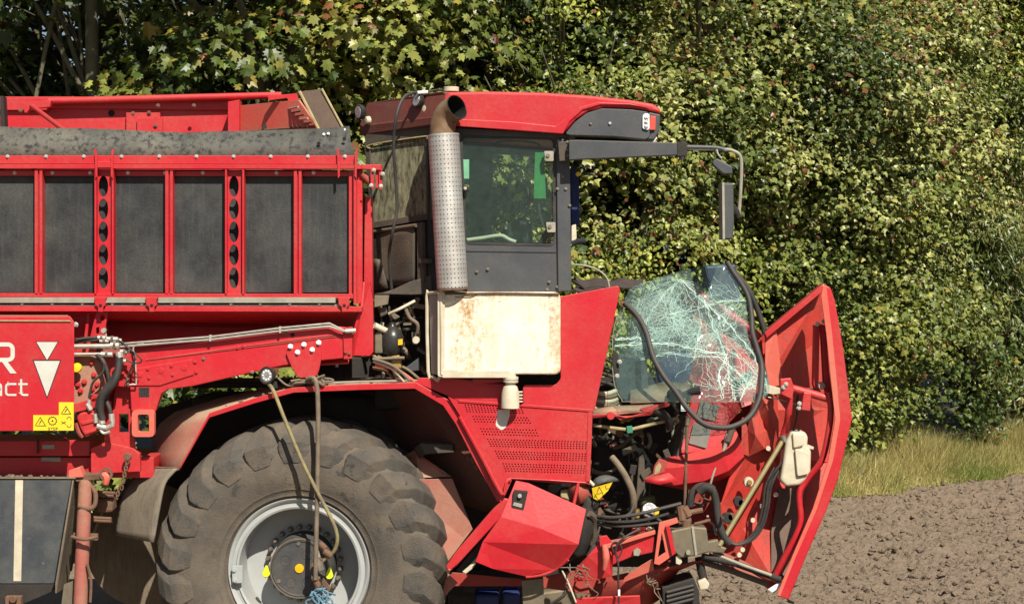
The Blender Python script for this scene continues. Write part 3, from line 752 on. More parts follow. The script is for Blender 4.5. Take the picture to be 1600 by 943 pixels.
# far wall, front wall and floor
pbox('far_wall', -90, 151, 372, 330, 2.75, 2.79, M['red'], hop)
slab('far_wall_cap', [(-60, 154), (76, 153), (76, 172), (-60, 172)], 2.71, .04, M['red'], hop)
slab('far_wall_rail', [(5, 160), (372, 156), (372, 172), (5, 168)], 2.715, .04, M['red'], hop)
tube('far_wall_tube', [(76, 158, 2.66), (440, 149, 2.66)], .030, M['red'], hop, sub=1)
tube('shadow_stay', [(46, 163, 2.55), (150, 240, 1.4)], .02, M['red'], hop, sub=1)  # bar added to throw the diagonal shadow across the far wall
slab('tube_bracket', [(36, 160), (80, 157), (78, 167), (46, 170), (42, 176), (38, 176)], 2.5, .06, M['red'], hop, .002)
slab('end_post', [(0, 150), (5, 150), (8, 205), (0, 205)], 2.4, .1, M['dark'], hop)
disc('drain_hole', 174, 177, 2.745, 5, .004, M['soot_gap_black'], hop, n=16)
slab('inspection_cover', [(197, 176), (250, 176), (250, 215), (197, 215)], 2.70, .05, M['red'], hop)
slab('inspection_plate', [(214, 184), (254, 184), (254, 215), (214, 215)], 2.66, .03, M['red'], hop, .002)
bolts('wall_bolts', [(247, 165, 2.59), (303, 165, 2.59), (208, 177, 2.7), (233, 176, 2.69), (243, 196, 2.65), (32, 173, 2.6)], 3, .01, M['rust'], hop)
slab('corner_post', [(356, 159), (374, 156), (374, 330), (356, 330)], 2.55, .15, M['red'], hop)
plate('front_wall', [(374, 165, 2.62), (466, 156, 2.05), (500, 204, 1.9), (500, 330, 1.9), (374, 330, 2.62)], .02, M['red_pale'], hop)
for k in range(8):
    y = 172+k*6
    x0 = 378 if k > 4 else 424
    tube('screen_bar', [(x0, y+4, 2.55), (466+k*5, y-5, 1.93)], .008, M['rust'] if k % 3 else M['zinc'], hop, sub=1, res=6)
tube('screen_upright', [(420, 168, 2.50), (420, 204, 2.46)], .012, M['red'], hop, sub=1, res=6)
slab('screen_clamp', [(411, 190), (424, 187), (427, 194), (412, 197)], 2.4, .04, M['red'], hop, .002)
disc('pulley', 416, 200, 2.4, 6, .05, M['dark'], hop)
slab('tube_end_bracket', [(418, 150), (463, 146), (467, 158), (452, 160), (448, 153), (420, 157)], 2.2, .05, M['red'], hop, .002)
plate('brown_belt', [(468, 143, 1.75), (503, 139, 1.7), (536, 200, 1.6), (560, 262, 1.5), (520, 262, 1.55), (498, 202, 1.65)], .015, M['brown_sheet'], hop)
tube('belt_edge', [(468, 143, 1.74), (498, 202, 1.64)], .012, M['straw'], hop, sub=1, res=6)
tube('belt_edge', [(503, 139, 1.69), (536, 200, 1.59)], .009, M['straw'], hop, sub=1, res=6)
plate('hopper_floor', [(-60, 440, .1), (560, 440, .1), (560, 470, 2.7), (-60, 470, 2.7)], .02, M['red_old'], hop)
# rubber flap leaning out over the top rail
fl = []
for x in [-60, 0, 60, 120, 170, 230, 290, 340, 390, 440, 490, 520, 548]:
    ty = np.interp(x, [-60, 0, 170, 300, 420, 520, 548], [199, 199, 203, 208, 204, 200, 197])
    tx = x+2 if x < 540 else 546; bx = x if x < 540 else 556
    fl.append([(tx, ty+random.uniform(-.9, .9), .13+random.uniform(-.006, .006)), (x*.5+tx*.5+1, (ty+246)/2, .08+random.uniform(-.007, .007)), (bx, 246, .03)])
sheet('rubber_flap', fl, M['flap'], hop, thick=.012)
bolts('flap_bolts', [(506, 210, .1), (539, 203, .12), (513, 209, .1)], 2.2, .012, M['white_clean'], hop)
for (x, y) in [(498, 224), (538, 217)]: disc('flap_hole', x, y, .045, 3, .002, M['soot_gap_black'], hop, n=12)
# top rail
slab('top_rail', [(-60, 243), (554, 243), (556, 257), (-60, 256)], -.02, .05, M['red'], hop)
slab('top_rail_angle', [(-60, 256.5), (564, 257.5), (564, 264), (-60, 263)], -.035, .07, M['red'], hop, .002)
slab('panel_flange', [(-60, 266), (556, 268), (556, 275.5), (-60, 274.5)], .03, .03, M['red'], hop, .0015)
bolts('rail_bolts', [(x, 244.5, -.02) for x in (12, 72, 131, 190, 249, 307, 365, 423, 481, 539)]+[(x, 270, .03) for x in (23, 82, 141, 200, 258, 317, 374, 432, 490, 548)], 2.8, .012, M['zinc'], hop)
# thin ribs and pierced ribs
for x in (54, 258, 459):
    slab('rib', [(x, 265), (x+5, 265), (x+5, 460), (x, 460)], -.02, .08, M['red'], hop, .0015)
    slab('rib', [(x+7.5, 265), (x+12, 265), (x+12, 460), (x+7.5, 460)], -.02, .08, M['red'], hop, .0015)
    slab('rib_web', [(x+4, 267), (x+9, 267), (x+9, 459), (x+4, 459)], .0, .06, M['red'], hop, .001)
for x0 in (149, 353):
    cx = x0+12.5
    hs = [oval(cx, y, 7.5, 16.5) for y in (291, 326.5, 362, 398, 434)]
    holed('pierced_rib', [(x0, 266), (x0+27, 266), (x0+27, 459), (x0, 459)], hs, .012, .012, M['red'], hop)
    for q in (x0-1.5, x0+25.5):
        slab('rib_flange', [(q, 262), (q+3, 262), (q+3, 459), (q, 459)], -.03, .08, M['red'], hop, .001)
# prongs above the rail
for (x, s) in ((150, 1), (175, -1), (529, 1), (556, -1)):
    slab('prong', [(x-3*s, 233), (x, 233), (x+2*s, 245), (x+2*s, 275), (x-1*s, 279), (x-2*s, 250)], -.045, .012, M['red'], hop, .001)
slab('prong_bridge', [(152, 252), (174, 252), (174, 262), (152, 262)], -.04, .05, M['red'], hop)
# right end posts of the hopper
slab('corner_flange', [(545, 266), (556, 266), (556, 460), (545, 460)], .01, .05, M['red'], hop, .002)
slab('corner_channel', [(557, 262), (566, 262), (566, 474), (557, 474)], .03, .05, M['red'], hop)
slab('corner_edge', [(552.5, 263), (557, 263), (557, 474), (552.5, 474)], -.03, .07, M['red'], hop, .001)
slab('front_post', [(570, 306), (581, 309), (582, 430), (583, 555), (566, 555), (568, 480)], .12, .10, M['red'], hop)
slab('front_post_fillet', [(566, 300), (570, 304), (568, 430), (560, 430)], .2, .05, M['red_old'], hop)
slab('front_plate', [(567, 478), (578, 440), (583, 470), (583, 550), (577, 556), (553, 555), (556, 512)], .05, .06, M['red'], hop)
plate('front_gusset', [(556, 513, .0), (567, 478, .0), (570, 440, .1), (567, 546, .1), (553, 556, .04)], .015, M['red'], hop)
# latch mechanism at the top right corner
slab('latch_beam', [(564, 257), (596, 257), (596, 266), (564, 264)], -.02, .08, M['red'], hop)
for (x, y1) in ((582, 296), (590, 294), (595, 297)):
    slab('latch_link', rnd([(x-3, 262), (x+2, 262), (x+2, y1), (x-3, y1)], 3), -.03+.02*(x % 3), .015, M['red'], hop, .001)
tube('latch_cylinder', [(566, 272, .03), (582, 289, .03)], [.028, .028, .02], M['red_old'], hop, sub=1)
bolts('latch_bolts', [(598, 272, -.02), (580, 290, -.03), (595, 291, -.04), (584, 266, -.03)], 3.2, .02, M['zinc'], hop)
tube('latch_wire', [(567, 301, -.02), (572, 294, -.05), (580, 293, -.05), (578, 302, -.03)], .005, M['rubber'], hop)
# lower rails
slab('lower_flange', [(-60, 457.5), (556, 459), (556, 466), (-60, 463.5)], -.02, .07, M['red'], hop, .0015)
slab('galvanised_rail', [(-60, 464.5), (229, 464.5), (229, 473), (-60, 473)], -.055, .04, M['galv'], hop, .002)
slab('galvanised_rail', [(247, 464.5), (524, 464.5), (524, 473), (247, 473)], -.055, .04, M['galv'], hop, .002)
slab('rail_channel', [(-60, 473.2), (540, 473.2), (540, 476.2), (-60, 476.2)], .01, .03, M['soot_gap_black'], hop, 0)
slab('silver_angle', [(-60, 475.8), (530, 475.8), (530, 477.6), (-60, 477.6)], -.035, .05, M['zinc'], hop, .0)
bolts('rail_nuts', [(x, 474.8, -.03) for x in (35, 82, 129, 176, 222, 269, 316, 361, 407, 453, 499)], 2.4, .014, M['zinc'], hop)
slab('bottom_rail', [(-60, 478), (566, 478.5), (565, 487), (-60, 486)], -.05, .09, M['red'], hop)
for x in (157, 237, 538):
    slab('rail_bracket', [(x-10, 464), (x+10, 464), (x+7, 470), (x+8, 476), (x+4, 480), (x+4, 487), (x-4, 487), (x-4, 480), (x-9, 475)], -.075, .04, M['red'], hop, .003)
    disc('bracket_hole', x, 477, -.076, 2.6, .002, M['soot_gap_black'], hop, n=12)
# sloping underside: recessed web then the sunlit chute sheet
plate('hopper_underside', [(-60, 488, .02), (566, 488, .02), (554, 512, .42), (-60, 498, .42)], .015, M['red'], hop)
plate('chute_sheet', [(-60, 498, .42), (360, 506, .42), (552, 513, .34), (545, 566, .1), (-60, 600, .1)], .015, M['red'], hop)
# ---------------------------------------------------------------- long sloping beam and leg
bea = slab('frame_beam', [(190, 560), (205, 551), (300, 537), (400, 524), (530, 510), (547, 512), (549, 558), (500, 563), (440, 571), (300, 603), (262, 608), (252, 615), (243, 642), (205, 642), (203, 605), (180, 603), (180, 570)],
           -.02, .06, M['red'], HV, .006)
slab('beam_seam', [(230, 560.5), (545, 521.5), (545, 523.5), (230, 562.5)], -.026, .01, M['red_old'], bea, 0)
tube('beam_weld', [(228, 562, -.022), (380, 540.5, -.022), (545, 520, -.022)], .005, M['red'], bea, sub=1, res=5)
slab('beam_doubler', [(203, 577), (300, 561), (303, 585), (262, 598), (250, 602), (205, 602)], -.03, .012, M['red'], bea)
bolts('beam_bolts', [(219, 585, -.03), (252, 579, -.03), (288, 574, -.03)], 5.5, .006, M['red'], bea, n=14)
bolts('beam_bolts', [(231, 576, -.03), (233, 590, -.03), (268, 571, -.03), (270, 585, -.03), (305, 565, -.022), (307, 581, -.022), (371, 543, -.022), (380, 541, -.022)], 3, .010, M['red'], bea)
disc('beam_hole', 457, 523, -.025, 3.2, .002, M['soot_gap_black'], bea, n=12)
bolts('beam_bolts', [(318, 560, -.022), (394, 581, -.022), (446, 520, -.022)], 2.6, .01, M['bolt'], bea)
slab('square_hole_dark', [(217, 605), (233, 605), (233, 620), (217, 620)], -.0215, .003, M['dark'], bea, 0)  # dark patch painted for the shade inside the square hole
slab('bolted_bracket', rnd([(446, 549), (458, 543), (500, 532), (502, 560), (498, 580), (493, 589), (466, 590), (455, 572)], 5), -.045, .03, M['red'], bea)
bolts('bracket_bolts', [(454, 541, -.045), (475, 538, -.045), (498, 535, -.045), (465, 550, -.045), (488, 546, -.045)], 3.8, .02, M['white_clean'], bea, n=10)
holed('lifting_eye', rrect(206, 640, 241, 682, 7), [rrect(215, 647, 233, 674, 3)], -.06, .05, M['red_pale'], bea)
slab('beam_end_post', [(536, 512), (551, 510), (550, 560), (537, 561)], -.04, .03, M['red'], bea)
bolts('post_bolts', [(541, 519, -.045), (546, 552, -.045), (540, 550, -.045)], 2.6, .01, M['red_old'], bea)
for dy in (0, 4.5):
    tube('brake_pipe', [(186, 537+dy, -.06), (300, 528+dy, -.06), (328, 526+dy, -.06), (440, 512+dy, -.06), (515, 505+dy, -.06), (537, 516+dy*.3, -.06), (552, 517, -.06)], .007, M['zinc'], bea, sub=1, res=6)
for x, y in ((328, 525), (437, 512)): slab('pipe_clip', [(x-1.5, y-2), (x+2, y-2), (x+2, y+8), (x-1.5, y+8)], -.072, .05, M['zinc'], bea, .001)
tube('pipe_fitting', [(540, 517, -.065), (556, 516, -.065)], .016, M['zinc'], bea, sub=1, res=8)

# ---------------------------------------------------------------- branded box at the left
bx = slab('side_box', [(-60, 494), (110, 494), (116, 503), (116, 672), (-60, 674)], -.30, .22, M['red'], HV, .005, ext=Vector((-.065, .22, 0)))
plate('box_lip', [(-60, 500, -.305), (108, 500, -.305), (113, 503, -.30), (106, 492, -.12), (-60, 492, -.12)], .006, M['red_dusty'], bx, .001)
slab('lip_edge', [(-60, 499.5), (110, 500), (110, 502), (-60, 501.5)], -.310, .006, M['straw'], bx, 0)
YB = -.3035
def stroke(name, pts, wdt, Y, mat, parent):
    """flat lettering stroke of even width along a pixel polyline"""
    v = [Vector(p) for p in pts]; L = []; Rr = []
    for i in range(len(v)):
        d1 = (v[i]-v[i-1]).normalized() if i else (v[1]-v[0]).normalized()
        d2 = (v[i+1]-v[i]).normalized() if i < len(v)-1 else d1
        t = (d1+d2).normalized(); nn = Vector((-t.y, t.x)); c = max(.35, nn.dot(Vector((-d1.y, d1.x))))
        L.append(v[i]+nn*(wdt/2/c)); Rr.append(v[i]-nn*(wdt/2/c))
    bm = bmesh.new()
    a = [bm.verts.new(P(p.x, p.y, Y)) for p in L]; b = [bm.verts.new(P(p.x, p.y, Y)) for p in Rr]
    for i in range(len(a)-1): bm.faces.new((a[i], b[i], b[i+1], a[i+1]))
    return finish(name, bm, mat, parent)
def arc(cx, cy, rx, ry, a0, a1, n=8):
    return [(cx+rx*math.cos(R(a0+(a1-a0)*k/n)), cy+ry*math.sin(R(a0+(a1-a0)*k/n))) for k in range(n+1)]
stroke('letter_r', [(-30, 537.8), (10, 537.8)]+arc(12, 545.5, 7.8, 7.8, -80, 0, 5)+arc(12, 555, 7.8, 6.8, 0, 90, 5)+[(-30, 562)], 6.6, YB, M['white'], bx)
slab('letter_r_leg', [(1, 562), (9.5, 562), (26, 583), (16, 583)], YB-.0006, .0012, M['white'], bx, 0)
stroke('letter_r_stem', [(-27, 534.5), (-27, 583)], 7, YB-.0004, M['white'], bx)
stroke('letter_a', [(-14, 599.5), (-2, 599.5)]+arc(-2, 603, 3.6, 3.6, -90, 0, 4)+[(1.6, 616.5), (-10, 616.5)]+arc(-11, 612, 3.5, 4.5, 90, 270, 6)+[(1, 607.8)], 3.3, YB, M['white'], bx)
stroke('letter_c', [(25.5, 599.5), (13.5, 599.5)]+arc(13.5, 603.5, 4, 4, 270, 180, 4)+arc(13.5, 612.5, 4, 4, 180, 90, 4)+[(25.5, 616.5)], 3.3, YB, M['white'], bx)
stroke('letter_t', [(33, 592), (33, 612.5)]+arc(37, 612.5, 4, 4, 180, 90, 4)+[(44, 616.5)], 3.3, YB, M['white'], bx)
slab('letter_t_bar', [(28.5, 598), (43, 598), (43, 601.2), (28.5, 601.2)], YB-.0004, .001, M['white'], bx, 0)
for nm, t_ in (('small_triangle', [(57, 534), (90, 534), (73.5, 562)]), ('large_triangle', [(53, 563.5), (93.5, 563.5), (73.5, 619)])):
    c_ = Vector((sum(p[0] for p in t_)/3, sum(p[1] for p in t_)/3))
    slab(nm+'_outline', [tuple(c_+(Vector(p)-c_)*1.10) for p in t_], YB+.001, .002, M['ink'], bx, 0)
    slab(nm, t_, YB-.0004, .001, M['white'], bx, 0)
st = slab('warning_sticker', [(52, 648), (92, 648), (92, 628), (115, 628), (115, 672), (52, 672)], YB, .003, M['yellow'], bx, 0)
def tri_sign(cx, cy, r):
    stroke('sign_triangle', [(cx-r, cy+r*.7), (cx, cy-r*.9), (cx+r, cy+r*.7), (cx-r*.8, cy+r*.7)], 1.1, YB-.0012, M['ink'], st)
    stroke('sign_mark', [(cx-r*.3, cy+r*.45), (cx+r*.05, cy), (cx-r*.05, cy-.2), (cx+r*.25, cy-r*.35)], 1.1, YB-.0014, M['ink'], st)
tri_sign(63, 659, 8.2); tri_sign(103, 641, 7.5)
stroke('sign_gear', [(82+(6+(.9 if k % 2 else -.6))*math.cos(R(15*k)), 657+(6+(.9 if k % 2 else -.6))*math.sin(R(15*k))) for k in range(25)], 1.1, YB-.0012, M['ink'], st)
disc('sign_dot', 82, 657, YB-.0005, 1.5, .001, M['ink'], st, n=8)
for k, gl in enumerate(['S', 'T', 'O', 'P']):
    x = 75.5+k*4; y = 667.5
    pth = {'S': [(2.6, 0), (.3, .2), (.3, 1.5), (2.4, 2), (2.5, 3.2), (0, 3.6)], 'T': [(0, .2), (3, .2), (1.5, .2), (1.5, 3.6)],
           'O': [(.2, .2), (2.6, .2), (2.6, 3.5), (.2, 3.5), (.2, .3)], 'P': [(.3, 3.7), (.3, .2), (2.5, .2), (2.5, 1.9), (.4, 1.9)]}[gl]
    bm = bmesh.new()
    for i in range(len(pth)-1):
        a = Vector(pth[i]); b = Vector(pth[i+1]); d = (b-a).normalized(); nn = Vector((-d.y, d.x))*.38
        bm.faces.new([bm.verts.new(P(x+q.x, y+q.y, YB-.0012)) for q in (a+nn-d*.3, a-nn-d*.3, b-nn+d*.3, b+nn+d*.3)])
    finish('stop_letter', bm, M['ink'], st)
stroke('sign_hook', arc(108, 654, 3.2, 3.2, 160, 400, 8), 1, YB-.0012, M['ink'], st)
stroke('sign_hook', arc(108, 664, 3.2, 3.2, -40, 200, 8), 1, YB-.0012, M['ink'], st)
for d in (-1, 1): stroke('sign_mark', [(96, 660+d*2), (99, 660), (103, 660-d*2)], 1, YB-.0013, M['ink'], st)
bolts('box_bolt', [(118.5, 507, -.2)], 4, .03, M['zinc'], bx)

# ---------------------------------------------------------------- chassis behind the hoses, lower frame
cha = pbox('chassis', -60, 545, 196, 640, .16, .3, M['red_old'], HV)
slab('gearbox_plate', rnd([(112, 556), (140, 556), (160, 566), (163, 600), (158, 625), (140, 636), (112, 640)], 6), -.04, .18, M['red_dusty'], cha, .01)
slab('gearbox_rim', rnd([(150, 552), (182, 552), (180, 600), (168, 618), (160, 612), (172, 590), (165, 566), (150, 562)], 4), -.02, .1, M['red'], cha, .006)
bolts('gearbox_bolts', [(144, 566, -.04), (147, 585, -.04), (152, 600, -.04), (145, 607, -.04), (122, 600, -.045), (132, 596, -.045), (126, 610, -.045), (165, 621, 0)], 4.2, .02, M['red'], cha)
disc('round_boss', 148, 621, -.04, 6.5, .03, M['red'], cha)
disc('yellow_reflector', 121, 574, -.10, 7.5, .03, M['yellow_lens'], HV, n=28, dome=.006)
holed('pierced_link', [(151, 476), (164, 476), (170, 484), (165, 508), (166, 530), (152, 528), (140, 530), (146, 505), (150, 490)], [oval(160, 496, 4, 5, 12), [(150, 512), (155, 510), (155, 520), (150, 521)]], .0, .02, M['red'], cha)
slab('link_plate', [(137, 480), (141, 478), (136, 530), (131, 530)], .03, .02, M['red'], cha, .002)
slab('rear_panel', [(112, 488), (150, 488), (150, 560), (112, 560)], .12, .02, M['red'], cha)
slab('crossbar', [(112, 632), (150, 620), (170, 628), (170, 640), (150, 636), (112, 646)], -.07, .08, M['red'], cha, .005)
# upright leg plates around the openings
slab('leg_plate', [(180, 600), (206, 603), (208, 640), (176, 640)], .06, .03, M['red'], cha)
holed('hanger_plate', [(165, 640), (206, 638), (210, 690), (212, 735), (165, 735), (163, 690)], [[(186, 646), (201, 646), (201, 675), (186, 675)]], .02, .03, M['red'], cha)
slab('hanger_foot', [(142, 700), (165, 690), (208, 700), (218, 708), (219, 736), (142, 740)], .0, .05, M['red'], cha)
pbox('lower_frame', -60, 688, 140, 712, .05, .5, M['red'], HV)
pbox('lower_frame', -60, 714, 240, 746, .1, .7, M['red'], HV)
for x in (59,): tube('frame_rod', [(x, 685, .03), (x, 708, .03)], .008, M['dark'], HV, sub=1, res=6)
slab('frame_slot', [(66, 694), (85, 694), (85, 701), (66, 701)], .044, .01, M['galv'], HV, .001)
slab('frame_slot', [(64, 714), (95, 714), (95, 721), (64, 720)], .094, .01, M['galv'], HV, .001)
# hook block
hk = slab('hook_block', [(119, 652), (124, 645), (140, 642), (148, 645), (153, 674), (133, 683), (126, 670)], -.14, .14, M['red'], cha, .012)
slab('hook_block_band', [(126, 659), (150, 653), (151, 658), (128, 664)], -.15, .02, M['red'], hk, .004)
slab('hook_block_band', [(131, 674), (153, 668), (153, 672), (132, 679)], -.15, .02, M['red'], hk, .004)
tube('hook_boss', [(120, 660, -.1), (124, 674, -.1), (131, 682, -.1)], .02, M['red_old'], hk, res=8)
# ---- hydraulic pipes, fittings, hoses
hy = tube('hydraulic_pipe', [(110, 541, -.12), (184, 540, -.12)], .017, M['zinc'], HV, sub=1)
tube('hydraulic_pipe', [(110, 553, -.10), (170, 552.5, -.10)], .011, M['zinc'], HV, sub=1)
tube('hydraulic_hose', [(110, 532, -.12), (135, 528, -.12), (156, 527, -.12)], .010, M['rubber'], HV)
tube('hydraulic_hose', [(110, 537, -.10), (135, 532, -.11), (156, 531, -.12)], .009, M['rubber'], HV)
for (x0, x1, y, r) in ((153, 165, 527, .015), (167, 184, 529, .016), (156, 170, 532, .013), (158, 176, 553, .018), (173, 186, 539, .024), (188, 202, 549, .014), (186, 197, 563, .015), (178, 190, 531, .013)):
    tube('pipe_fitting', [(x0, y, -.125), (x1, y+.6, -.125)], r, M['zinc'], HV, sub=1, res=8)
    tube('fitting_nut', [((x0+x1)/2-2, y, -.125), ((x0+x1)/2+2, y, -.125)], r*1.3, M['bolt'], HV, sub=1, res=6)
disc('union_knob', 163, 516, -.10, 4.2, .03, M['zinc'], HV)
tube('union_stem', [(164, 518, -.1), (166, 528, -.11)], .008, M['zinc'], HV, sub=1, res=6)
tube('hydraulic_hose', [(186, 556, -.15), (184, 580, -.16), (176, 600, -.17), (160, 620, -.17), (157, 640, -.16), (160, 655, -.15)], .024, M['rubber'], HV, res=12)
tube('hydraulic_hose', [(187, 562, -.12), (181, 585, -.12), (166, 606, -.12), (156, 622, -.12), (152, 648, -.12)], .022, M['rubber'], HV, res=12)
tube('hydraulic_hose', [(168, 608, -.10), (166, 624, -.12), (171, 638, -.13), (174, 650, -.13)], .016, M['rubber'], HV)
tube('hydraulic_hose', [(150, 553, -.09), (160, 562, -.13), (168, 582, -.13), (170, 600, -.12), (168, 620, -.09)], .015, M['rubber'], HV)
tube('thin_hose', [(163, 568, -.15), (160, 582, -.15), (146, 596, -.15), (141, 612, -.15), (139, 622, -.15)], .0085, M['rubber'], HV)
tube('thin_hose', [(184, 530, -.13), (198, 540, -.15), (210, 556, -.16), (208, 572, -.15), (200, 585, -.13)], .006, M['rubber'], HV)
tube('thin_hose', [(186, 533, -.12), (204, 546, -.17), (220, 560, -.17), (219, 566, -.16), (206, 566, -.14), (190, 558, -.12)], .005, M['rubber'], HV)
tube('thin_hose', [(212, 560, -.10), (206, 572, -.12), (200, 588, -.08)], .006, M['rubber'], HV)
tube('steel_line', [(225, 537, -.06), (212, 539, -.06), (208, 545, -.06), (211, 560, -.06), (213, 597, -.06), (209, 600, -.06), (196, 601, -.06)], .006, M['zinc'], HV, sub=3, res=6)
tube('steel_line', [(139, 624, -.15), (139, 634, -.15)], .014, M['zinc'], HV, sub=1, res=8)
tube('pipe_fitting', [(199, 588, -.07), (199, 600, -.07)], .012, M['bolt'], HV, sub=1, res=8)
for pts, r in (([(158, 650), (160, 662)], .022), ([(174, 646), (175, 658)], .02), ([(152, 665), (165, 668)], .02), ([(165, 669), (176, 664)], .018), ([(176, 656), (175, 666)], .017),
               ([(186, 549), (187, 558)], .026), ([(149, 646), (150, 660)], .016), ([(136, 630), (142, 640)], .018)):
    tube('elbow_fitting', [(p[0], p[1], -.15) for p in pts], r, M['zinc'], HV, sub=1, res=9)
tube('elbow_fitting', [(160, 662, -.15), (157, 670, -.15), (162, 676, -.15), (172, 674, -.15)], .011, M['zinc'], HV, res=8)

# ---------------------------------------------------------------- lower left rubber box, pole, mudguards
lb = slab('lifter_shield', [(-60, 749), (112, 749), (99, 820), (84, 911), (-60, 911)], -.12, .5, M['shield_black'], HV, .004)
slab('shield_stripe', [(24, 749.5), (36, 749.5), (33, 907), (21, 907)], -.124, .003, M['cream'], lb, 0)
slab('shield_hem', [(-60, 912), (84, 912), (80, 924), (36, 943), (-60, 960)], -.115, .45, M['dark'], lb)
plate('shield_side', [(113, 749, -.12), (126, 752, .22), (104, 915, .22), (86, 926, -.11), (86, 912, -.12)], .01, M['mud_flap'], lb)
plate('shield_top', [(-60, 747.5, -.13), (118, 747.5, -.13), (126, 743, .25), (-60, 743, .25)], .008, M['mud_flap'], lb)
bm = bmesh.new()
for k in range(34):
    p = P(random.uniform(0, 120), 744, random.uniform(-.1, .15)); r = random.uniform(.006, .02)
    add_lathe(bm, [(-r, 0), (-r*.5, r), (r*.4, r*.9), (r*.8, 0)], p, Vector((random.uniform(-1, 1), random.uniform(-1, 1), 1)), 6)
cr = finish('earth_crumbs', bm, M['soil'], lb, kind='stuff')
slab('shield_bracket', [(8, 931), (33, 931), (33, 960), (8, 960)], -.16, .05, M['rust'], lb)
disc('bracket_bolt', 21, 935, -.17, 6, .02, M['rust'], lb, n=10)
pole = tube('rusty_pole', [(134, 748, -.06), (130, 830, -.06), (125, 960, -.06)], [.047, .047, .047], M['red_dusty'], HV, sub=3, res=16)
tube('pole_loop', [(142, 758, -.06), (149, 770, -.08), (148, 788, -.08), (138, 794, -.09), (122, 789, -.10)], .016, M['rust'], pole, res=8)
tube('pole_band', [(112, 838, -.12), (132, 842, -.16), (152, 838, -.12)], .012, M['rust'], pole, res=8)
slab('pole_band_plate', [(114, 832), (152, 834), (152, 844), (113, 841)], -.02, .04, M['rust'], pole)
tube('pole_strap', [(136, 880, -.11), (142, 905, -.12), (141, 940, -.12)], .010, M['rust'], pole, res=6)
slab('pole_top_plate', [(106, 742), (155, 740), (160, 748), (120, 752)], -.1, .2, M['rust'], pole)
slab('hanger_bracket', [(107, 735), (124, 729), (130, 745), (107, 746)], -.12, .1, M['red_pale'], HV, .004)
lathe('shackle_ring', [(-.01, .028), (.01, .028), (.01, .045), (-.01, .045)], P(166, 740, -.1), M['rust'], HV, n=18, closed=True)
tube('shackle_arm', [(158, 738, -.08), (166, 745, -.1), (165, 756, -.1)], [.02, .026, .02], M['red_pale'], HV, res=8)
bm = bmesh.new()
for k in range(13):      # chain links
    p = P(200-k*1.1-(4 if k > 9 else 0), 716+k*5.0, -.07)
    pts = [p+Vector((.010*math.cos(a)*(1 if k % 2 else .25), .010*math.cos(a)*(.25 if k % 2 else 1), .017*math.sin(a))) for a in [2*math.pi*q/10 for q in range(11)]]
    add_tube(bm, pts, .0045, 5, cap=False)
finish('chain', bm, M['rust'], HV, smooth=True)
disc('chain_ring', 200, 713, -.05, 6, .03, M['rust'], HV)
for y, x0, x1 in ((768, 143, 180), (772, 140, 178), (808, 140, 175), (812, 142, 176)): tube('cross_rod', [(x0, y, .1), (x1, y+2, .1)], .012, M['rust'], HV, sub=1, res=8)
slab('cross_block', [(146, 778), (178, 776), (176, 800), (148, 802)], .12, .2, M['rust'], HV, .02)
# curved rubber mudguard and the brown cleaning disc behind it
mg = sheet('mudguard', [[(221, 732, .30), (248, 733, .12), (277, 732, -.04)], [(206, 749, .28), (236, 748, .10), (262, 747, -.05)], [(188, 770, .26), (222, 768, .08), (256, 757, -.06)],
                        [(181, 800, .25), (214, 800, .07), (249, 795, -.07)], [(178, 835, .25), (208, 841, .07), (240, 847, -.08)]], M['mudguard'], HV, thick=.014, sub=2)
disc('scraper_disc', 232, 850, .75, 98, .03, M['mud_flap'], HV, n=56, dome=.03)
tube('disc_rim', [(205, 757, .70), (170, 785, .70), (150, 823, .70), (137, 870, .70), (140, 900, .70)], .010, M['straw'], HV, res=6)
slab('fringe_sheet', [(100, 912), (118, 905), (136, 900), (134, 943), (96, 943)], .0, .01, M['mud_flap'], HV, .0)
# ---------------------------------------------------------------- front fender arch
EXT = Vector((-.30, .95, .05))
def fender_px(): return [(279, 733), (327, 645), (396, 622), (457, 605), (560, 600), (650, 597), (700, 624), (722, 654), (752, 716), (788, 776)]
inn = [(283, 729), (327, 652), (400, 629), (459, 613), (560, 609), (648, 607), (692, 633), (712, 662), (744, 724), (778, 784)]
fen = slab('fender', fender_px()+inn[::-1], -.035, .03, M['red'], HV, .004)
top = fender_px()
def q3(p, Y, dx=0.0, dz=0.0):
    v = P(p[0], p[1], Y); return v+Vector((dx, 0, dz))
bm = bmesh.new()
# dusty top sheet following the arch, sweeping back and outwards to the left on the rear slope
rows = []
for (fx, fy, lx, ly, ly_Y) in ((279, 733, 224, 731, .50), (295, 705, 236, 714, .50), (311, 676, 238, 686, .50), (320, 660, 249, 662, .50), (328, 647, 273, 643, .52), (362, 635, 345, 621, .6), (396, 624, 400, 609, .62), (457, 607, 470, 594, .62), (560, 602, 570, 589, .62), (650, 599, 652, 588, .6)):
    a = P(fx, fy, -.03); b = P(lx, ly, ly_Y); rows.append([a, a.lerp(b, .5)+Vector((0, 0, .006)), b])
vs = [[bm.verts.new(q) for q in r] for r in rows]
for i in range(len(vs)-1):
    for j in range(2): bm.faces.new((vs[i][j], vs[i+1][j], vs[i+1][j+1], vs[i][j+1]))
o = finish('fender_top', bm, M['red_dusty'], fen, smooth=True)
mm = o.modifiers.new('thickness', 'SOLIDIFY'); mm.thickness = .01; mm.offset = -1
tube('fender_hinge', [(222, 731, .3), (250, 731, .12), (278, 732, -.03)], .012, M['rust'], fen, sub=1, res=6)
bm = bmesh.new()
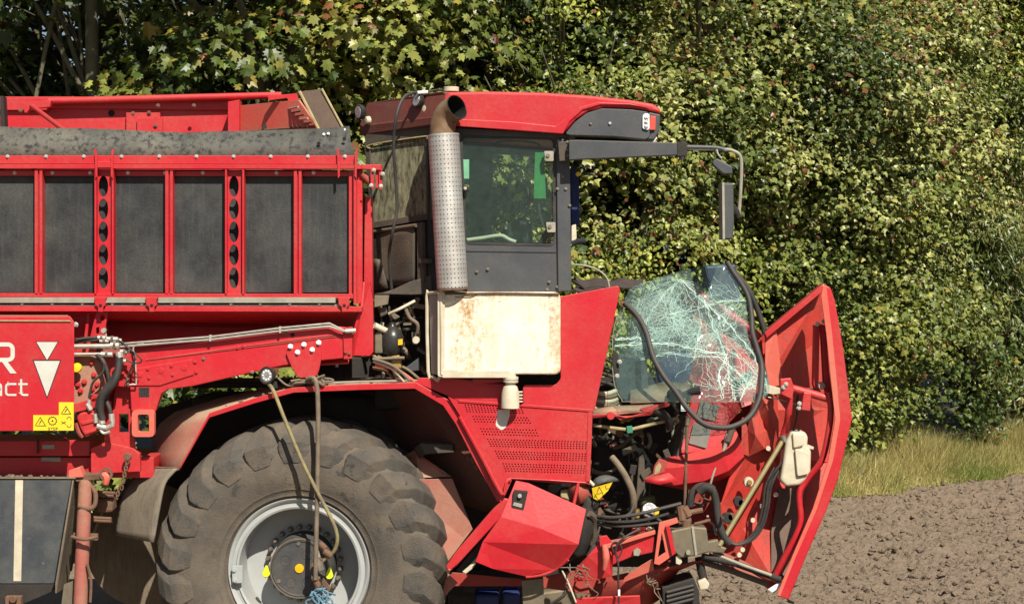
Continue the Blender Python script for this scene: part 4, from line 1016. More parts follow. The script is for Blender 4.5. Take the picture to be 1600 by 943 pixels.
for k in range(46):
    x = random.uniform(335, 640); y = np.interp(x, [327, 396, 457, 650], [644, 621, 604, 596])
    p = P(x, y, 0)+Vector((0, random.uniform(.0, .4), .005)); r = random.uniform(.006, .016)
    add_lathe(bm, [(-r*.6, 0), (-r*.3, r), (r*.3, r*.8), (r*.6, 0)], p, Vector((random.uniform(-.5, .5), random.uniform(-.5, .5), 1)), 6)
finish('earth_crumbs', bm, M['soil'], fen, kind='stuff')
# work lamp on the fender
wl = lathe('work_lamp', [(0, 0), (0, .030), (.02, .052), (.055, .060), (.060, .060), (.060, .050), (.052, .046), (.052, 0)], P(424, 586, .0), M['dark'], HV, axis=Vector((-.45, -.85, .05)), n=24)
lathe('lamp_lens', [(0, .046), (.004, .044), (.006, 0)], P(424, 586, .0)+Vector((-.45, -.85, .05)).normalized()*.052, M['lens'], wl, axis=Vector((-.45, -.85, .05)), n=20)
slab('lamp_stem', [(420, 596), (432, 596), (434, 606), (420, 608)], -.02, .03, M['dark'], wl, .004)
bm = bmesh.new()
for k in range(9):
    a = 2*math.pi*k/9; ax = Vector((-.45, -.85, .05)).normalized(); u = ax.orthogonal().normalized(); v = ax.cross(u)
    c = P(424, 586, 0)+ax*.056+(u*math.cos(a)+v*math.sin(a))*.030
    add_lathe(bm, [(0, .009), (.004, .006), (.004, 0)], c, ax, 8)
finish('lamp_leds', bm, M['white_clean'], wl, kind='stuff')
tube('lamp_cable', [(434, 590, .0), (450, 602, -.03), (470, 598, -.03), (492, 597, -.05), (520, 595, -.02), (512, 591, -.02), (480, 592, -.04)], .007, M['hose_dusty'], HV)
tube('fender_pipe', [(460, 600, .05), (560, 596, .05), (660, 594, .05)], .008, M['galv'], HV, sub=1, res=6)
bm = bmesh.new()
g_ = random.Random(3)
for k in range(7):
    pts = [P(g_.uniform(452, 515), g_.uniform(584, 602), g_.uniform(-.06, .04)) for _ in range(4)]
    add_tube(bm, smooth_path(pts, 5), .008, 6)
finish('twine_knot', bm, M['hose_dusty'], HV, smooth=True)
# hoses hanging down over the wheel
tube('hanging_hose', [(480, 592, -.06), (493, 594, -.12), (497, 640, -.14), (496, 750, -.14), (494, 850, -.14), (493, 905, -.14)], .016, M['hose_dusty'], HV, res=10)
tube('hanging_hose', [(420, 600, -.04), (428, 612, -.10), (447, 660, -.14), (473, 722, -.16), (498, 772, -.17), (518, 810, -.17), (527, 838, -.16), (522, 860, -.13), (506, 874, -.10), (498, 880, -.10)], .013, worn('yellow striped dusty hose', (.14, .115, .08), (.30, .27, .09), (.32, .25, .16), .6, 0, .6, bump=.3, scale=9), HV, res=10)
for p0, p1, r, m in (((495, 872), (500, 890), .030, 'bolt'), ((490, 884), (500, 870), .024, 'rust'), ((499, 848), (508, 856), .02, 'rust'), ((493, 856), (497, 870), .018, 'zinc'), ((506, 860), (518, 868), .022, 'rust'), ((490, 900), (498, 915), .022, 'rust'), ((487, 903), (500, 903), .014, 'rust')):
    tube('coupling', [(*p0, -.12), (*p1, -.12)], r, M[m], HV, sub=1, res=9)
slab('coupling_lever', [(505, 902), (517, 918), (514, 924), (502, 910)], -.1, .02, M['rust'], HV, .003)
bm = bmesh.new(); g_ = random.Random(4)
for k in range(26):
    a = P(g_.uniform(487, 512), g_.uniform(920, 935), -.12+g_.uniform(-.04, .03))
    pts = [a]
    for q in range(3): pts.append(pts[-1]+Vector((g_.uniform(-.05, .05), g_.uniform(-.02, .02), g_.uniform(-.06, .015))))
    add_tube(bm, smooth_path(pts, 3), .0055, 5)
finish('blue_twine', bm, M['blue_rope'], HV, smooth=True)

# ---------------------------------------------------------------- the wheel
WC = P(467, 888, .05); WS = (CAM_D+.05)/FPX
WAX = Vector((-.05, -1, 0)).normalized()      # points out of the wheel towards the camera
def ring(c, prof, n): return prof
wh = lathe('wheel', [(-.245, 0), (-.25, .30), (-.225, .385), (-.225, .405), (-.25, .405), (-.275, .30), (-.275, 0)], WC, M['rim'], HV, axis=WAX, n=64)   # dished disc
lathe('rim', [(-.245, .400), (-.02, .405), (.012, .412), (.018, .425), (.006, .432), (.004, .455), (.018, .462), (.028, .480), (.012, .488), (-.02, .478), (-.10, .470), (-.35, .43), (-.35, .415), (-.245, .41)],
      WC, M['rim'], wh, axis=WAX, n=96, closed=True)
tyre_prof = [(.000, .478), (.020, .495), (.042, .505), (.040, .515), (.050, .54), (.058, .548), (.058, .556), (.066, .575), (.085, .66), (.085, .76), (.065, .85), (.02, .915), (-.06, .945), (-.35, .96), (-.64, .945), (-.72, .915), (-.765, .85), (-.785, .70), (-.74, .55), (-.68, .48), (-.35, .44)]
ty_ = lathe('tyre', tyre_prof, WC, M['tyre'], wh, axis=WAX, n=96, closed=True)
def prof_at(t):
    """point on the tyre's outside from sidewall (0) to crown centre (1)"""
    pr = [(.087, .73), (.078, .80), (.060, .86), (.015, .925), (-.06, .952), (-.20, .962), (-.35, .966)]
    f = t*(len(pr)-1); i = min(int(f), len(pr)-2); f -= i
    return pr[i][0]*(1-f)+pr[i+1][0]*f, pr[i][1]*(1-f)+pr[i+1][1]*f
U = WAX.orthogonal(); 
U = Vector((0, 0, 1)); V = WAX.cross(U).normalized(); U = V.cross(WAX).normalized()
def lug_mesh(bm, th, side, gr):
    m = 9
    secs = []
    for i in range(m+1):
        t = i/m
        h, r = prof_at(t)
        hw = R(6.6)*(1.0-.40*t)*(1 if i > 1 else (.6, .85)[i])
        sweep = R(-17)*max(0, t-.35)/.65
        lift = (.005, .010, .022, .034, .042, .045, .048, .048, .046, .04)[i]*gr.uniform(.92, 1.08)
        # outward direction in the section plane
        h2, r2 = prof_at(min(1, t+.05)); h1, r1 = prof_at(max(0, t-.05))
        tx = Vector((h2-h1, r2-r1)).normalized(); nn = Vector((-tx.y, tx.x))
        if nn.y < 0: nn = -nn
        if nn.y < .25 and nn.x < 0: nn = -nn
        if side < 0: pass
        a = []
        for (dh, q) in ((-.006, -1.7), (lift, -.80), (lift, .92), (-.010, 1.10)):
            hh = h+nn.x*dh; rr = r+nn.y*dh
            if side < 0: hh = -.70-hh
            ang = th+sweep+hw*q
            a.append(bm.verts.new(WC+WAX*hh+(U*math.cos(ang)+V*math.sin(ang))*rr))
        secs.append(a)
    for i in range(m):
        for k in range(3): bm.faces.new((secs[i][k], secs[i][k+1], secs[i+1][k+1], secs[i+1][k]))
    bm.faces.new(secs[0]); bm.faces.new(secs[-1][::-1])
gr = random.Random(8)
for k in range(22):
    for side in (1, -1):
        bm = bmesh.new(); lug_mesh(bm, 2*math.pi*(k+(.5 if side < 0 else 0))/22+R(3), side, gr)
        finish('lug', bm, M['lug'], wh, bevel=.007)
# hub, its cover, nuts and reflector
HUBC = WC+WAX*0
lathe('hub', [(-.25, .225), (-.15, .215), (-.095, .20), (-.03, .200), (-.015, .192), (-.015, .186), (-.022, .180), (-.022, 0)], WC, M['hub'], wh, axis=WAX, n=56)
lathe('hub_rim', [(-.03, .196), (-.012, .196), (-.012, .204), (-.03, .206)], WC, M['bolt'], wh, axis=WAX, n=56, closed=True)
for k in range(24):
    a = 2*math.pi*(k+.5)/24
    p = WC+(U*math.cos(a)+V*math.sin(a))*.255-WAX*.248
    bm = bmesh.new(); add_lathe(bm, [(0, 0), (0, .021), (.010, .021), (.011, .0165), (.042, .0165), (.055, .010), (.055, 0)], p, WAX, 8)
    finish('wheel_nut', bm, M['bolt'], wh, smooth=True)
for a_ in (0, 120, 240):
    a = R(a_+2); lathe('cover_screw', [(0, 0), (0, .015), (.008, .013), (.008, 0)], WC+(U*math.cos(a)+V*math.sin(a))*.168-WAX*.022, M['bolt'], wh, axis=WAX, n=10)
for a_ in (60, 150, 210, 330):
    a = R(a_); lathe('cover_ring', [(0, .030), (.004, .033), (.004, .036), (0, .038)], WC+(U*math.cos(a)+V*math.sin(a))*.11-WAX*.023, M['hub'], wh, axis=WAX, n=20, closed=True)
lathe('orange_reflector', [(0, 0), (0, .031), (.008, .030), (.012, 0)], WC-WAX*.022, M['orange_lens'], wh, axis=WAX, n=24)
for (x, y) in ((416, 893), (515, 896)):
    c = P(x, y, 0.0)
    bm = bmesh.new(); add_prism(bm, [P(px_, py_, .03) for px_, py_ in rnd([(x-1.5, y-10), (x+1.5, y-10), (x+6, y+4), (x+2, y+8), (x-4, y+8), (x-7, y+3)], 2)], Vector((0, .02, 0)))
    finish('nut_marker', bm, M['lime'], wh, bevel=.004)
slab('rim_plate', rnd([(362, 883), (379, 883), (379, 910), (363, 911)], 1.5), .012, .02, M['rim'], wh, .003)
bolts('rim_plate_bolts', [(366, 890, .012), (367, 906, .012)], 4, .012, M['rim'], wh)
# inner arch: dark bulkhead, dusty red gusset behind the tyre, bracket
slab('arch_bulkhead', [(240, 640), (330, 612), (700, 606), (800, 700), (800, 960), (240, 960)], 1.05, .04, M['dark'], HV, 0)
pbox('axle_housing', 300, 620, 640, 700, .85, 1.0, M['dark'], HV, .02)
pbox('arch_roof', 300, 596, 660, 606, .66, 1.1, M['dark'], HV)
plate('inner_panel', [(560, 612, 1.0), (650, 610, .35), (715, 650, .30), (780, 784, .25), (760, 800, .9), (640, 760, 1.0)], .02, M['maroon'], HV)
plate('gusset_panel', [(655, 748, .35), (706, 747, .30), (738, 826, .25), (700, 876, .20), (650, 900, .3)], .02, M['red_dusty'], HV)
plate('gusset_panel', [(624, 716, .6), (646, 703, .45), (704, 744, .33), (653, 746, .38)], .02, M['red_dusty'], HV)
slab('bracket_step', [(656, 693), (707, 694), (709, 706), (665, 709)], .30, .3, M['cab_dusty'], HV)
plate('bracket_side', [(646, 700, .42), (656, 693, .30), (665, 709, .30), (655, 716, .42)], .01, M['cab_dusty'], HV)
slab('floor_gusset', [(697, 893), (715, 910), (690, 935)], .2, .02, M['red_dusty'], HV)
# ================================================================== CAB
# near side of the cab stands at Y=.0 .. .12, the rear wall runs back to the left, far side at about Y=1.5
cab = slab('cab', [(671, 206), (720, 200), (888, 209), (888, 216), (721, 211), (721, 214), (671, 214)], .02, .06, M['cab_grey'], HV, .004)    # header rail
YD = .03
holed('cab_door', [(716, 208), (880, 212), (880, 392), (876, 455), (730, 455), (727, 392)], [rnd([(720, 213), (866, 216.5), (866, 383), (727, 380)], 9)], YD, .04, M['cab_grey'], cab)
dg = slab('door_glass', rnd([(721, 214), (865, 217.5), (865, 382), (728, 379)], 8), YD+.012, .006, M['glass'], cab, 0)
holed('glass_seal', rnd([(719.5, 212), (867.5, 215.5), (867.5, 384.5), (726, 381.5)], 10), [rnd([(722.5, 215), (864, 218.3), (864, 381), (729, 378)], 8)], YD-.004, .012, M['rubber'], cab)
slab('door_seam', [(728, 392), (878, 394), (878, 395.6), (728, 393.6)], YD-.002, .004, M['soot_gap_black'], cab, 0)
slab('door_edge', [(869, 390), (871, 390), (872, 455), (870, 455)], YD-.003, .005, M['cab_dusty'], cab, 0)
slab('front_pillar', rnd([(869, 216), (890, 218), (891, 300), (893, 455), (872, 455), (871, 390)], 2), YD-.025, .10, M['cab_grey'], cab, .006)
slab('rear_pillar', [(668, 208), (722, 211), (732, 455), (668, 455)], .10, .08, M['dark'], cab)
slab('pillar_arm_root', [(872, 222), (894, 220), (893, 250), (874, 252)], -.07, .1, M['cab_dusty'], cab, .004)
for (x, y, s) in ((859, 244, 1), (862, 355, 1)):
    slab('hinge', rnd([(x-9, y-8), (x+6, y-8), (x+6, y+8), (x-7, y+8)], 2), -.03, .05, M['galv'], cab, .003)
    disc('hinge_bolt', x-3, y-1, -.03, 3, .01, M['bolt'], cab, n=10)
bolts('cab_bolts', [(873, 221, -.0), (887, 222, -.07), (887, 234, -.07), (887, 243, -.07), (879, 276, .0), (871, 295, .0), (884, 295, .0), (890, 321, .0), (855, 452, .02), (871, 448, .02), (858, 440, .02), (745, 424, .02), (762, 420, .02)], 2.4, .008, M['bolt'], cab)
disc('handle_knob', 727, 295, YD-.02, 5.5, .03, M['dark'], cab, n=20)
disc('handle_button', 727, 294, YD-.05, 2.8, .01, M['zinc'], cab, n=14)
# inside of the cab and its far side
plate('cab_floor', [(720, 400, .08), (880, 400, .08), (880, 398, 1.5), (690, 398, 1.5)], .03, M['dark'], cab, 0)
plate('cab_ceiling', [(600, 214, 1.5), (880, 214, 1.5), (888, 210, .08), (720, 206, .08)], .03, M['cab_dusty'], cab, 0)
holed('far_side_wall', [(610, 214), (885, 222), (888, 455), (620, 455)], [rnd([(770, 240), (866, 246), (866, 378), (768, 378)], 4), [(726, 250), (733, 250), (733, 372), (726, 372)]], 1.5, .05, M['cab_grey'], cab)
plate('front_window', [(884, 216, .05), (877, 226, 1.48), (877, 450, 1.48), (884, 450, .05)], .006, M['glass'], cab, 0)
slab('green_sticker', [(836, 238), (850, 238), (853, 310), (834, 310)], .051, .002, M['green_card'], cab, 0)
slab('mint_label', [(723, 249), (733, 249), (733, 279), (723, 279)], .051, .002, M['mint_card'], cab, 0)
tube('ceiling_cable', [(768, 226, .6), (790, 220, .6), (830, 222, .6), (844, 228, .6), (830, 232, .6), (785, 230, .6), (768, 226, .6)], .008, M['rubber'], cab)
tube('hanging_wire', [(728, 250, .4), (780, 256, .4), (830, 262, .4), (862, 258, .4)], .004, M['rubber'], cab)
tube('hanging_wire', [(728, 325, .9), (780, 328, .9), (862, 320, .9)], .005, M['rubber'], cab)
tube('console_rim', [(728, 375, .25), (752, 372, .25), (782, 368, .25), (795, 374, .25), (806, 378, .25)], .014, M['cream'], cab)
tube('lever', [(842, 318, .4), (844, 335, .4), (850, 355, .4)], .009, M['cream'], cab)
sheet('driver_seat', [[(796, 352, .5), (812, 340, .5), (826, 352, .5)], [(792, 380, .45), (812, 372, .42), (832, 382, .45)], [(790, 402, .5), (812, 398, .5), (836, 402, .5)]], M['seat'], cab, thick=.06, sub=2)
tube('steering_column', [(838, 396, .7), (850, 372, .6), (862, 352, .55)], .025, M['seat'], cab, res=8)
tube('steering_wheel', [(842, 344, .5), (860, 352, .42), (870, 368, .45), (862, 362, .72), (846, 348, .74), (842, 344, .5)], .012, M['seat'], cab)
tube('wiper', [(736, 280, 1.42), (752, 277, 1.42), (770, 272, 1.42)], [.004, .012, .02], M['dark'], cab)
# rear wall of the cab: dusty glass in a dark frame, receding to the left
def RW(px, py, d=0.0):
    """pixel on the slanting rear wall plane (x 570 at Y .95, x 672 at Y .12)"""
    Y = .12+(672-px)*(.42/102)
    return (px, py, Y+d)
plate('rear_glass', [RW(576, 229), RW(668, 213), RW(668, 336), RW(584, 350)], .008, M['glass_dirty'], cab, 0)
for nm, pts in (('rear_frame', [RW(569, 210, -.02), RW(674, 194, -.02), RW(674, 212, -.02), RW(571, 226, -.02)]), ('rear_frame', [RW(569, 224, -.02), RW(577, 222, -.02), RW(585, 352, -.02), RW(580, 352, -.02)]),
                ('rear_frame', [RW(664, 212, -.02), RW(674, 211, -.02), RW(676, 340, -.02), RW(666, 340, -.02)]), ('rear_frame', [RW(580, 347, -.02), RW(676, 332, -.02), RW(676, 342, -.02), RW(580, 357, -.02)])):
    plate(nm, pts, .04, M['cab_dusty'], cab, .003)
tube('rear_seal', [RW(578, 232, -.03), RW(580, 226, -.03), RW(664, 213, -.03), RW(667, 217, -.03)], .006, M['straw'], cab, sub=3, res=6)
plate('inside_panel', [(640, 232, .9), (700, 232, .6), (700, 345, .6), (640, 345, .9)], .02, M['cab_dusty'], cab)
plate('rear_lower_wall', [RW(580, 352, .03), RW(676, 338, .03), RW(680, 462, .03), RW(582, 462, .03)], .03, M['dark'], cab)
sheet('rubber_curtain', [[RW(588, 362, -.10), RW(612, 360, -.12), RW(634, 355, -.12), RW(648, 352, -.10)], [RW(590, 400, -.10), RW(612, 402, -.06), RW(634, 400, -.10), RW(648, 396, -.08)],
                        [RW(593, 442, -.08), RW(612, 446, -.05), RW(634, 446, -.08), RW(648, 440, -.06)]], M['cab_dusty'], cab, thick=.012, sub=2)
tube('curtain_rod', [RW(584, 362, -.12), RW(650, 352, -.12)], .014, M['cab_dusty'], cab, sub=1)
plate('rear_strut', [RW(651, 348, -.09), RW(659, 347, -.09), RW(662, 440, -.09), RW(652, 440, -.09)], .03, M['cab_dusty'], cab)
plate('rear_step', [RW(655, 404, -.11), RW(669, 404, -.11), RW(669, 411, -.11), RW(655, 411, -.11)], .04, M['cab_dusty'], cab)
sheet('rubber_boot', [[RW(583, 404, -.1), RW(594, 405, -.14)], [RW(583, 430, -.1), RW(600, 428, -.16)], [RW(583, 453, -.1), RW(606, 450, -.14)]], M['cab_dusty'], cab, thick=.01, sub=1)
plate('engine_shelf', [(582, 458, .6), (610, 456, .25), (673, 430, .1), (673, 425, .3), (650, 425, .65)], .012, M['mud_flap'], cab)
slab('shelf_lip', [(606, 456), (640, 440), (674, 430), (675, 459), (640, 460), (583, 459)], .09, .02, M['cab_dusty'], cab, .003)
# roof shell: side with a swelling curve, dark front piece, rear face
r_side = [(690, 193), (693, 152), (700, 143.5), (760, 142.5), (850, 144.5), (920, 149), (985, 156), (1020, 162), (1031, 169), (1033, 178), (1012, 173), (985, 169), (945, 168), (920, 174), (900, 187), (886, 203), (880, 209), (800, 203)]
roof = slab('cab_roof', r_side, -.05, 1.62, M['red'], HV, .02, seg=4)
lip = slab('roof_crease', [(700, 185), (800, 190), (868, 197), (884, 186), (905, 168), (935, 159.5), (985, 162), (1015, 169), (985, 164), (938, 163.5), (910, 172), (890, 190), (880, 209), (800, 203), (696, 196)], -.062, .014, M['red'], roof, .006)
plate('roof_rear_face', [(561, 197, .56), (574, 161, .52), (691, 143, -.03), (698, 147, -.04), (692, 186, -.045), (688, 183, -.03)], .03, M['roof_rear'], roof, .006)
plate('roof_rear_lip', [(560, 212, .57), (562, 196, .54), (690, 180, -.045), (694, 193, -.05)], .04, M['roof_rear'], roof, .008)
fr_ = slab('roof_nose', rnd([(883, 209), (898, 191), (916, 177), (940, 169.5), (985, 171), (1013, 175), (1016, 212), (1010, 218), (960, 213), (890, 211)], 4), -.075, 1.6, M['cab_grey'], roof, .012)
slab('nose_corner', [(1013, 175), (1032, 179), (1030, 205), (1022, 218), (1010, 218), (1016, 210)], -.05, 1.5, M['cab_grey'], roof, .008)
lathe('headlamp_bezel', [(0, 0), (0, 1), (.02, .9), (.02, 0)], P(1010, 190, -.08), M['white_clean'], roof, axis=Vector((0, -1, 0)), n=4).scale = (1, 1, 1)
bpy.data.objects.remove([o for o in bpy.data.objects if o.name.startswith('headlamp_bezel')][0])
slab('headlamp', rnd([(1004, 181), (1007, 177), (1015, 178), (1015, 201), (1012, 203.5), (1004, 201)], 2.5), -.09, .02, M['white_clean'], roof, .003)
for y in (183.5, 190.5, 197.5): disc('lamp_lens', 1010, y, -.092, 3.3, .005, M['lens'], roof, n=14)
slab('red_reflector', rnd([(1016, 181), (1025, 182), (1024, 203), (1015, 203)], 1), -.07, .02, M['red_lens'], roof, .002)
disc('nose_bolt', 923, 193, -.078, 2.2, .008, M['bolt'], roof, n=8); disc('nose_bolt', 953, 192.5, -.078, 2.6, .008, M['zinc'], roof, n=8)
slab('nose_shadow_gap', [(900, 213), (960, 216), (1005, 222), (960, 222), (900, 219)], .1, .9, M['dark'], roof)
slab('white_marker', [(1018, 221), (1025, 212), (1027, 216), (1021, 223)], -.02, .02, M['white_clean'], roof, .002)
lathe('beacon_base', [(0, .055), (.03, .055), (.032, .05), (.034, 0)], P(705, 143, .5), M['cream'], roof, axis=Vector((0, 0, 1)), n=28)
for (x, y, Y) in ((569, 175, .46), (659, 158, .12)):
    ax = Vector((-.80, -.55, -.08)).normalized() if x < 600 else Vector((-.78, -.62, .12)).normalized()
    lm = lathe('work_lamp', [(0, 0), (0, .035), (.02, .052), (.045, .056), (.05, .050), (.05, 0)], P(x, y, Y), M['dark'], roof, axis=ax, n=24)
    lathe('lamp_lens', [(0, .047), (.006, .04), (.008, 0)], P(x, y, Y)+ax*.046, M['lens'], lm, axis=ax, n=20)
    lathe('lamp_foot', [(0, 0), (0, .03), (.03, .026), (.036, 0)], P(x+8, y+13, Y), M['cream'], lm, axis=ax, n=16)
tube('lamp_lead', [(659, 146, .1), (680, 141, .2), (692, 141, .4)], .008, M['rubber'], roof)
tube('lamp_plug', [(652, 145, .05), (668, 144, .08)], .012, M['white_clean'], roof, sub=1)
tube('cab_cable', [(652, 144, .1), (634, 150, -.0), (624, 166, -.06), (618, 190, -.08), (615, 230, -.05), (619, 290, -.02), (620, 330, -.02), (613, 365, -.02), (608, 400, .1), (612, 452, .15)], .011, M['rubber'], HV, res=8)

# mirror arm
arm = slab('mirror_arm', [(889, 219), (900, 218.5), (1060, 223), (1062, 242), (905, 249), (889, 250)], -.14, .09, M['cab_grey'], HV, .005)
slab('arm_joint', rnd([(1058, 222), (1074, 222), (1074, 244), (1058, 244)], 2), -.145, .10, M['dark'], arm, .004)
tube('joint_pin', [(1066, 219, -.12), (1066, 249, -.12)], .022, M['dark'], arm, sub=1)
tube('mirror_rod', [(1074, 232, -.11), (1132, 233.5, -.11), (1146, 236, -.11), (1156, 243, -.11), (1158.5, 260, -.11), (1157, 300, -.11), (1154, 340, -.11)], .012, M['galv'], arm, res=8)
tube('mirror_rod_sleeve', [(1072, 229.5, -.115), (1120, 231, -.115), (1134, 236, -.115)], .014, M['cab_grey'], arm, res=8)
bm = bmesh.new(); add_prism(bm, PP(rnd([(1113, 252), (1120, 247), (1144, 260), (1145, 272), (1130, 272), (1114, 258)], 3), -.2), Vector((.01, .12, 0)))
finish('upper_mirror', bm, M['cab_grey'], arm, bevel=.012, seg=3)
tube('upper_mirror_stalk', [(1120, 234, -.12), (1122, 241, -.14), (1128, 248, -.15)], .007, M['galv'], arm)
bm = bmesh.new(); add_prism(bm, PP(rnd([(1129, 285), (1146, 286), (1147, 350), (1145, 374), (1130, 374), (1128, 340)], 4), -.24), Vector((.015, .22, 0)))
finish('wing_mirror', bm, M['cab_grey'], arm, bevel=.014, seg=3)
slab('mirror_glass_rim', rnd([(1128, 285), (1132, 285), (1133, 374), (1129, 374)], 1), -.246, .2, M['galv'], arm, .003)
tube('mirror_mount', [(1142, 325, -.13), (1150, 333, -.11), (1154, 341, -.11)], [.04, .03, .014], M['dark'], arm, res=10)
# things on the front face of the cab
slab('wiper_motor_cover', rnd([(892, 258), (902, 262), (905, 290), (906, 350), (900, 356), (893, 356)], 4), .35, .2, M['blue'], cab, .01)
slab('front_light_bracket', rnd([(893, 352), (900, 350), (901, 372), (896, 382), (893, 382)], 2), .1, .04, M['cream'], cab, .004)
tube('front_rod', [(893, 381, .1), (905, 377, .1), (915, 377, .1)], .02, M['seat'], cab)
tube('front_wire', [(896, 248, .1), (910, 262, .1), (920, 272, .1), (930, 258, .1), (938, 250, .1)], .005, M['rubber'], cab)
disc('front_plug', 903, 272, .1, 4, .02, M['yellow'], cab, n=10)

# ---------------------------------------------------------------- exhaust
def exhaust():
    c0 = P(707, 452, -.14); c1 = P(693, 211, -.14)
    ax = (c1-c0); L = ax.length; ax.normalize()
    u = ax.orthogonal().normalized(); u = (Vector((1, 0, 0))-ax*ax.x).normalized(); v = ax.cross(u)
    r = .104
    nth, nz = 26, 34
    bm = bmesh.new()
    def pt(i, j):      # fine grid, 3 subdivisions per cell
        a = 2*math.pi*i/(nth*3)
        return c0+ax*(L*j/(nz*3))+(u*math.cos(a)+v*math.sin(a))*r
    vs = [[bm.verts.new(pt(i, j)) for i in range(nth*3)] for j in range(nz*3+1)]
    # every third square of the grid is a hole; rows are offset like the punched sheet
    for j in range(nz*3):
        for i in range(nth*3):
            sh = 0
            if i % 3 == 1 and j % 3 == 1: continue
            bm.faces.new((vs[j][i], vs[j][(i+1) % (nth*3)], vs[j+1][(i+1) % (nth*3)], vs[j+1][i]))
    # shrink holes: pull the hole corners to its centre
    for j in range(1, nz*3, 3):
        for i in range(1, nth*3, 3):
            q = [vs[j][i], vs[j][(i+1) % (nth*3)], vs[j+1][(i+1) % (nth*3)], vs[j+1][i]]
            cc = sum((x.co for x in q), Vector())/4
            for x in q: x.co = cc+(x.co-cc)*.78
    sh = finish('exhaust_shield', bm, M['steel'], HV, smooth='full')
    lathe('shield_collar', [(-.004, r+.003), (.012, r+.003), (.012, r-.004), (-.004, r-.004)], c0, M['rust'], sh, axis=ax, n=40, closed=True)
    lathe('shield_collar', [(-.006, r+.002), (.006, r+.002), (.006, r-.004), (-.006, r-.004)], c1, M['steel'], sh, axis=ax, n=40, closed=True)
    lathe('inner_silencer', [(.0, 0), (.0, r-.018), (L-.02, r-.018), (L-.02, 0)], c0, M['soot_gap_black'], sh, axis=ax, n=32)
    # curved outlet
    path = smooth_path([P(692, 214, -.14), P(692, 196, -.14), P(697, 181, -.15), P(706, 172, -.18), P(714, 168, -.22)], 6)
    rr = [.086, .086, .086, .088, .088]
    bm = bmesh.new(); n = 28; rings = []; prev = None
    for inner in (0, 1):
        seq = range(len(path)) if not inner else range(len(path)-1, -1, -1)
        for i in seq:
            t = (path[min(i+1, len(path)-1)]-path[max(i-1, 0)]).normalized()
            if i == len(path)-1: t = Vector((.62, -.62, .42)).normalized()
            uu = Vector((0, 1, 0)); uu = (uu-t*uu.dot(t)).normalized(); vv = t.cross(uu)
            q = .086-.006*inner
            rings.append([bm.verts.new(path[i]+uu*math.cos(2*math.pi*k/n)*q*.96+vv*math.sin(2*math.pi*k/n)*q) for k in range(n)])
    for a, b in zip(rings, rings[1:]):
        for k in range(n): bm.faces.new((a[k], a[(k+1) % n], b[(k+1) % n], b[k]))
    ob = finish('exhaust_outlet', bm, [M['rust_pipe'], M['soot_gap_black']], sh, smooth=True)
    m = len(path)-1
    for pl in ob.data.polygons:
        if pl.index//n >= m+0: pl.material_index = 1
exhaust()

# ---------------------------------------------------------------- engine space between hopper and tank
eng = pbox('engine', 584, 462, 690, 640, .62, 1.5, M['dark'], HV, .03)
slab('support_sheet', [(585, 461), (608, 461), (606, 475), (585, 480)], .05, .02, M['mud_flap'], HV)
acc = lathe('accumulator', [(-.10, 0), (-.098, .03), (-.075, .062), (-.03, .078), (.03, .078), (.075, .062), (.095, .034), (.11, .022), (.13, .020), (.13, 0)], P(613, 533, .12), worn('glossy black steel', (.02, .022, .022), None, (.12, .1, .08), .3, .2, .18, bump=.05), HV, axis=Vector((0, 0, 1)), n=32)
slab('accumulator_label', [(622, 530), (629, 529), (629, 538), (622, 539)], .048, .004, M['orange_lens'], acc, 0)
tube('accumulator_cap', [(613, 517, .12), (613, 511, .12)], .02, M['zinc'], acc, sub=1)
tube('strut_bar', [(585, 508, .05), (606, 518, .10)], .022, M['cream'], HV, sub=1)
slab('valve_block', [(585, 520), (597, 516), (598, 552), (585, 552)], .08, .08, M['box_metal'], HV, .01)
tube('bracket_bar', [(584, 556, .04), (594, 560, .04), (620, 559, .04), (632, 559, .04)], .012, M['box_metal'], HV)
slab('mount_plate', [(627, 579), (655, 558), (657, 578), (640, 580)], .12, .03, M['cab_grey'], HV, .004)
slab('valve_body', [(610, 556), (624, 554), (628, 575), (612, 578)], .06, .06, M['brass'], HV, .01)
disc('valve_dial', 650, 531, .08, 6, .02, M['cream'], HV, n=16)
g_ = random.Random(11)
def hosebunch(n, x0, x1, y0, y1, Y0, Y1, r, mats, seed, parent=HV, name='engine_hose', L=40):
    """a tangle of short hoses within a pixel window; each is a tube of its own"""
    g = random.Random(seed)
    for k in range(n):
        x = g.uniform(x0, x1); y = g.uniform(y0, y1); Y = g.uniform(Y0, Y1); a = g.uniform(0, 6.28); p = []
        for q in range(5):
            p.append((min(max(x, x0-4), x1+4), min(max(y, y0-4), y1+4), Y))
            a += g.uniform(-.8, .8); x += math.cos(a)*L/4; y += math.sin(a)*L/4; Y += g.uniform(-.05, .05)
        tube(name, p, r*g.uniform(.6, 1.4), M[g.choice(mats)], parent, sub=4, res=7)
hosebunch(12, 590, 660, 470, 510, .12, .5, .009, ['rubber', 'cream', 'galv', 'dark', 'hose_dusty'], 1, L=28)
hosebunch(12, 588, 662, 500, 578, .22, .55, .012, ['rubber', 'rubber', 'galv', 'dark', 'hose_dusty'], 2, L=36)
for k, (x0, y0, x1, y1) in enumerate(((582, 560, 640, 594), (583, 564, 632, 596), (586, 570, 648, 596), (590, 556, 618, 588), (582, 574, 620, 598), (600, 566, 655, 592), (583, 560, 600, 590))):
    tube('pipe_run', [(x0, y0, .0+.02*k), ((x0+x1)/2+4, (y0+y1)/2-5, .0+.02*k), (x1, y1, .02*k)], .010, M[['hose_dusty', 'cream', 'red_pale', 'hose_dusty', 'rust', 'hose_dusty', 'galv'][k]], HV, res=7)
slab('small_filter', [(592, 482), (602, 478), (606, 490), (594, 496)], .1, .05, M['cab_dusty'], HV, .01)
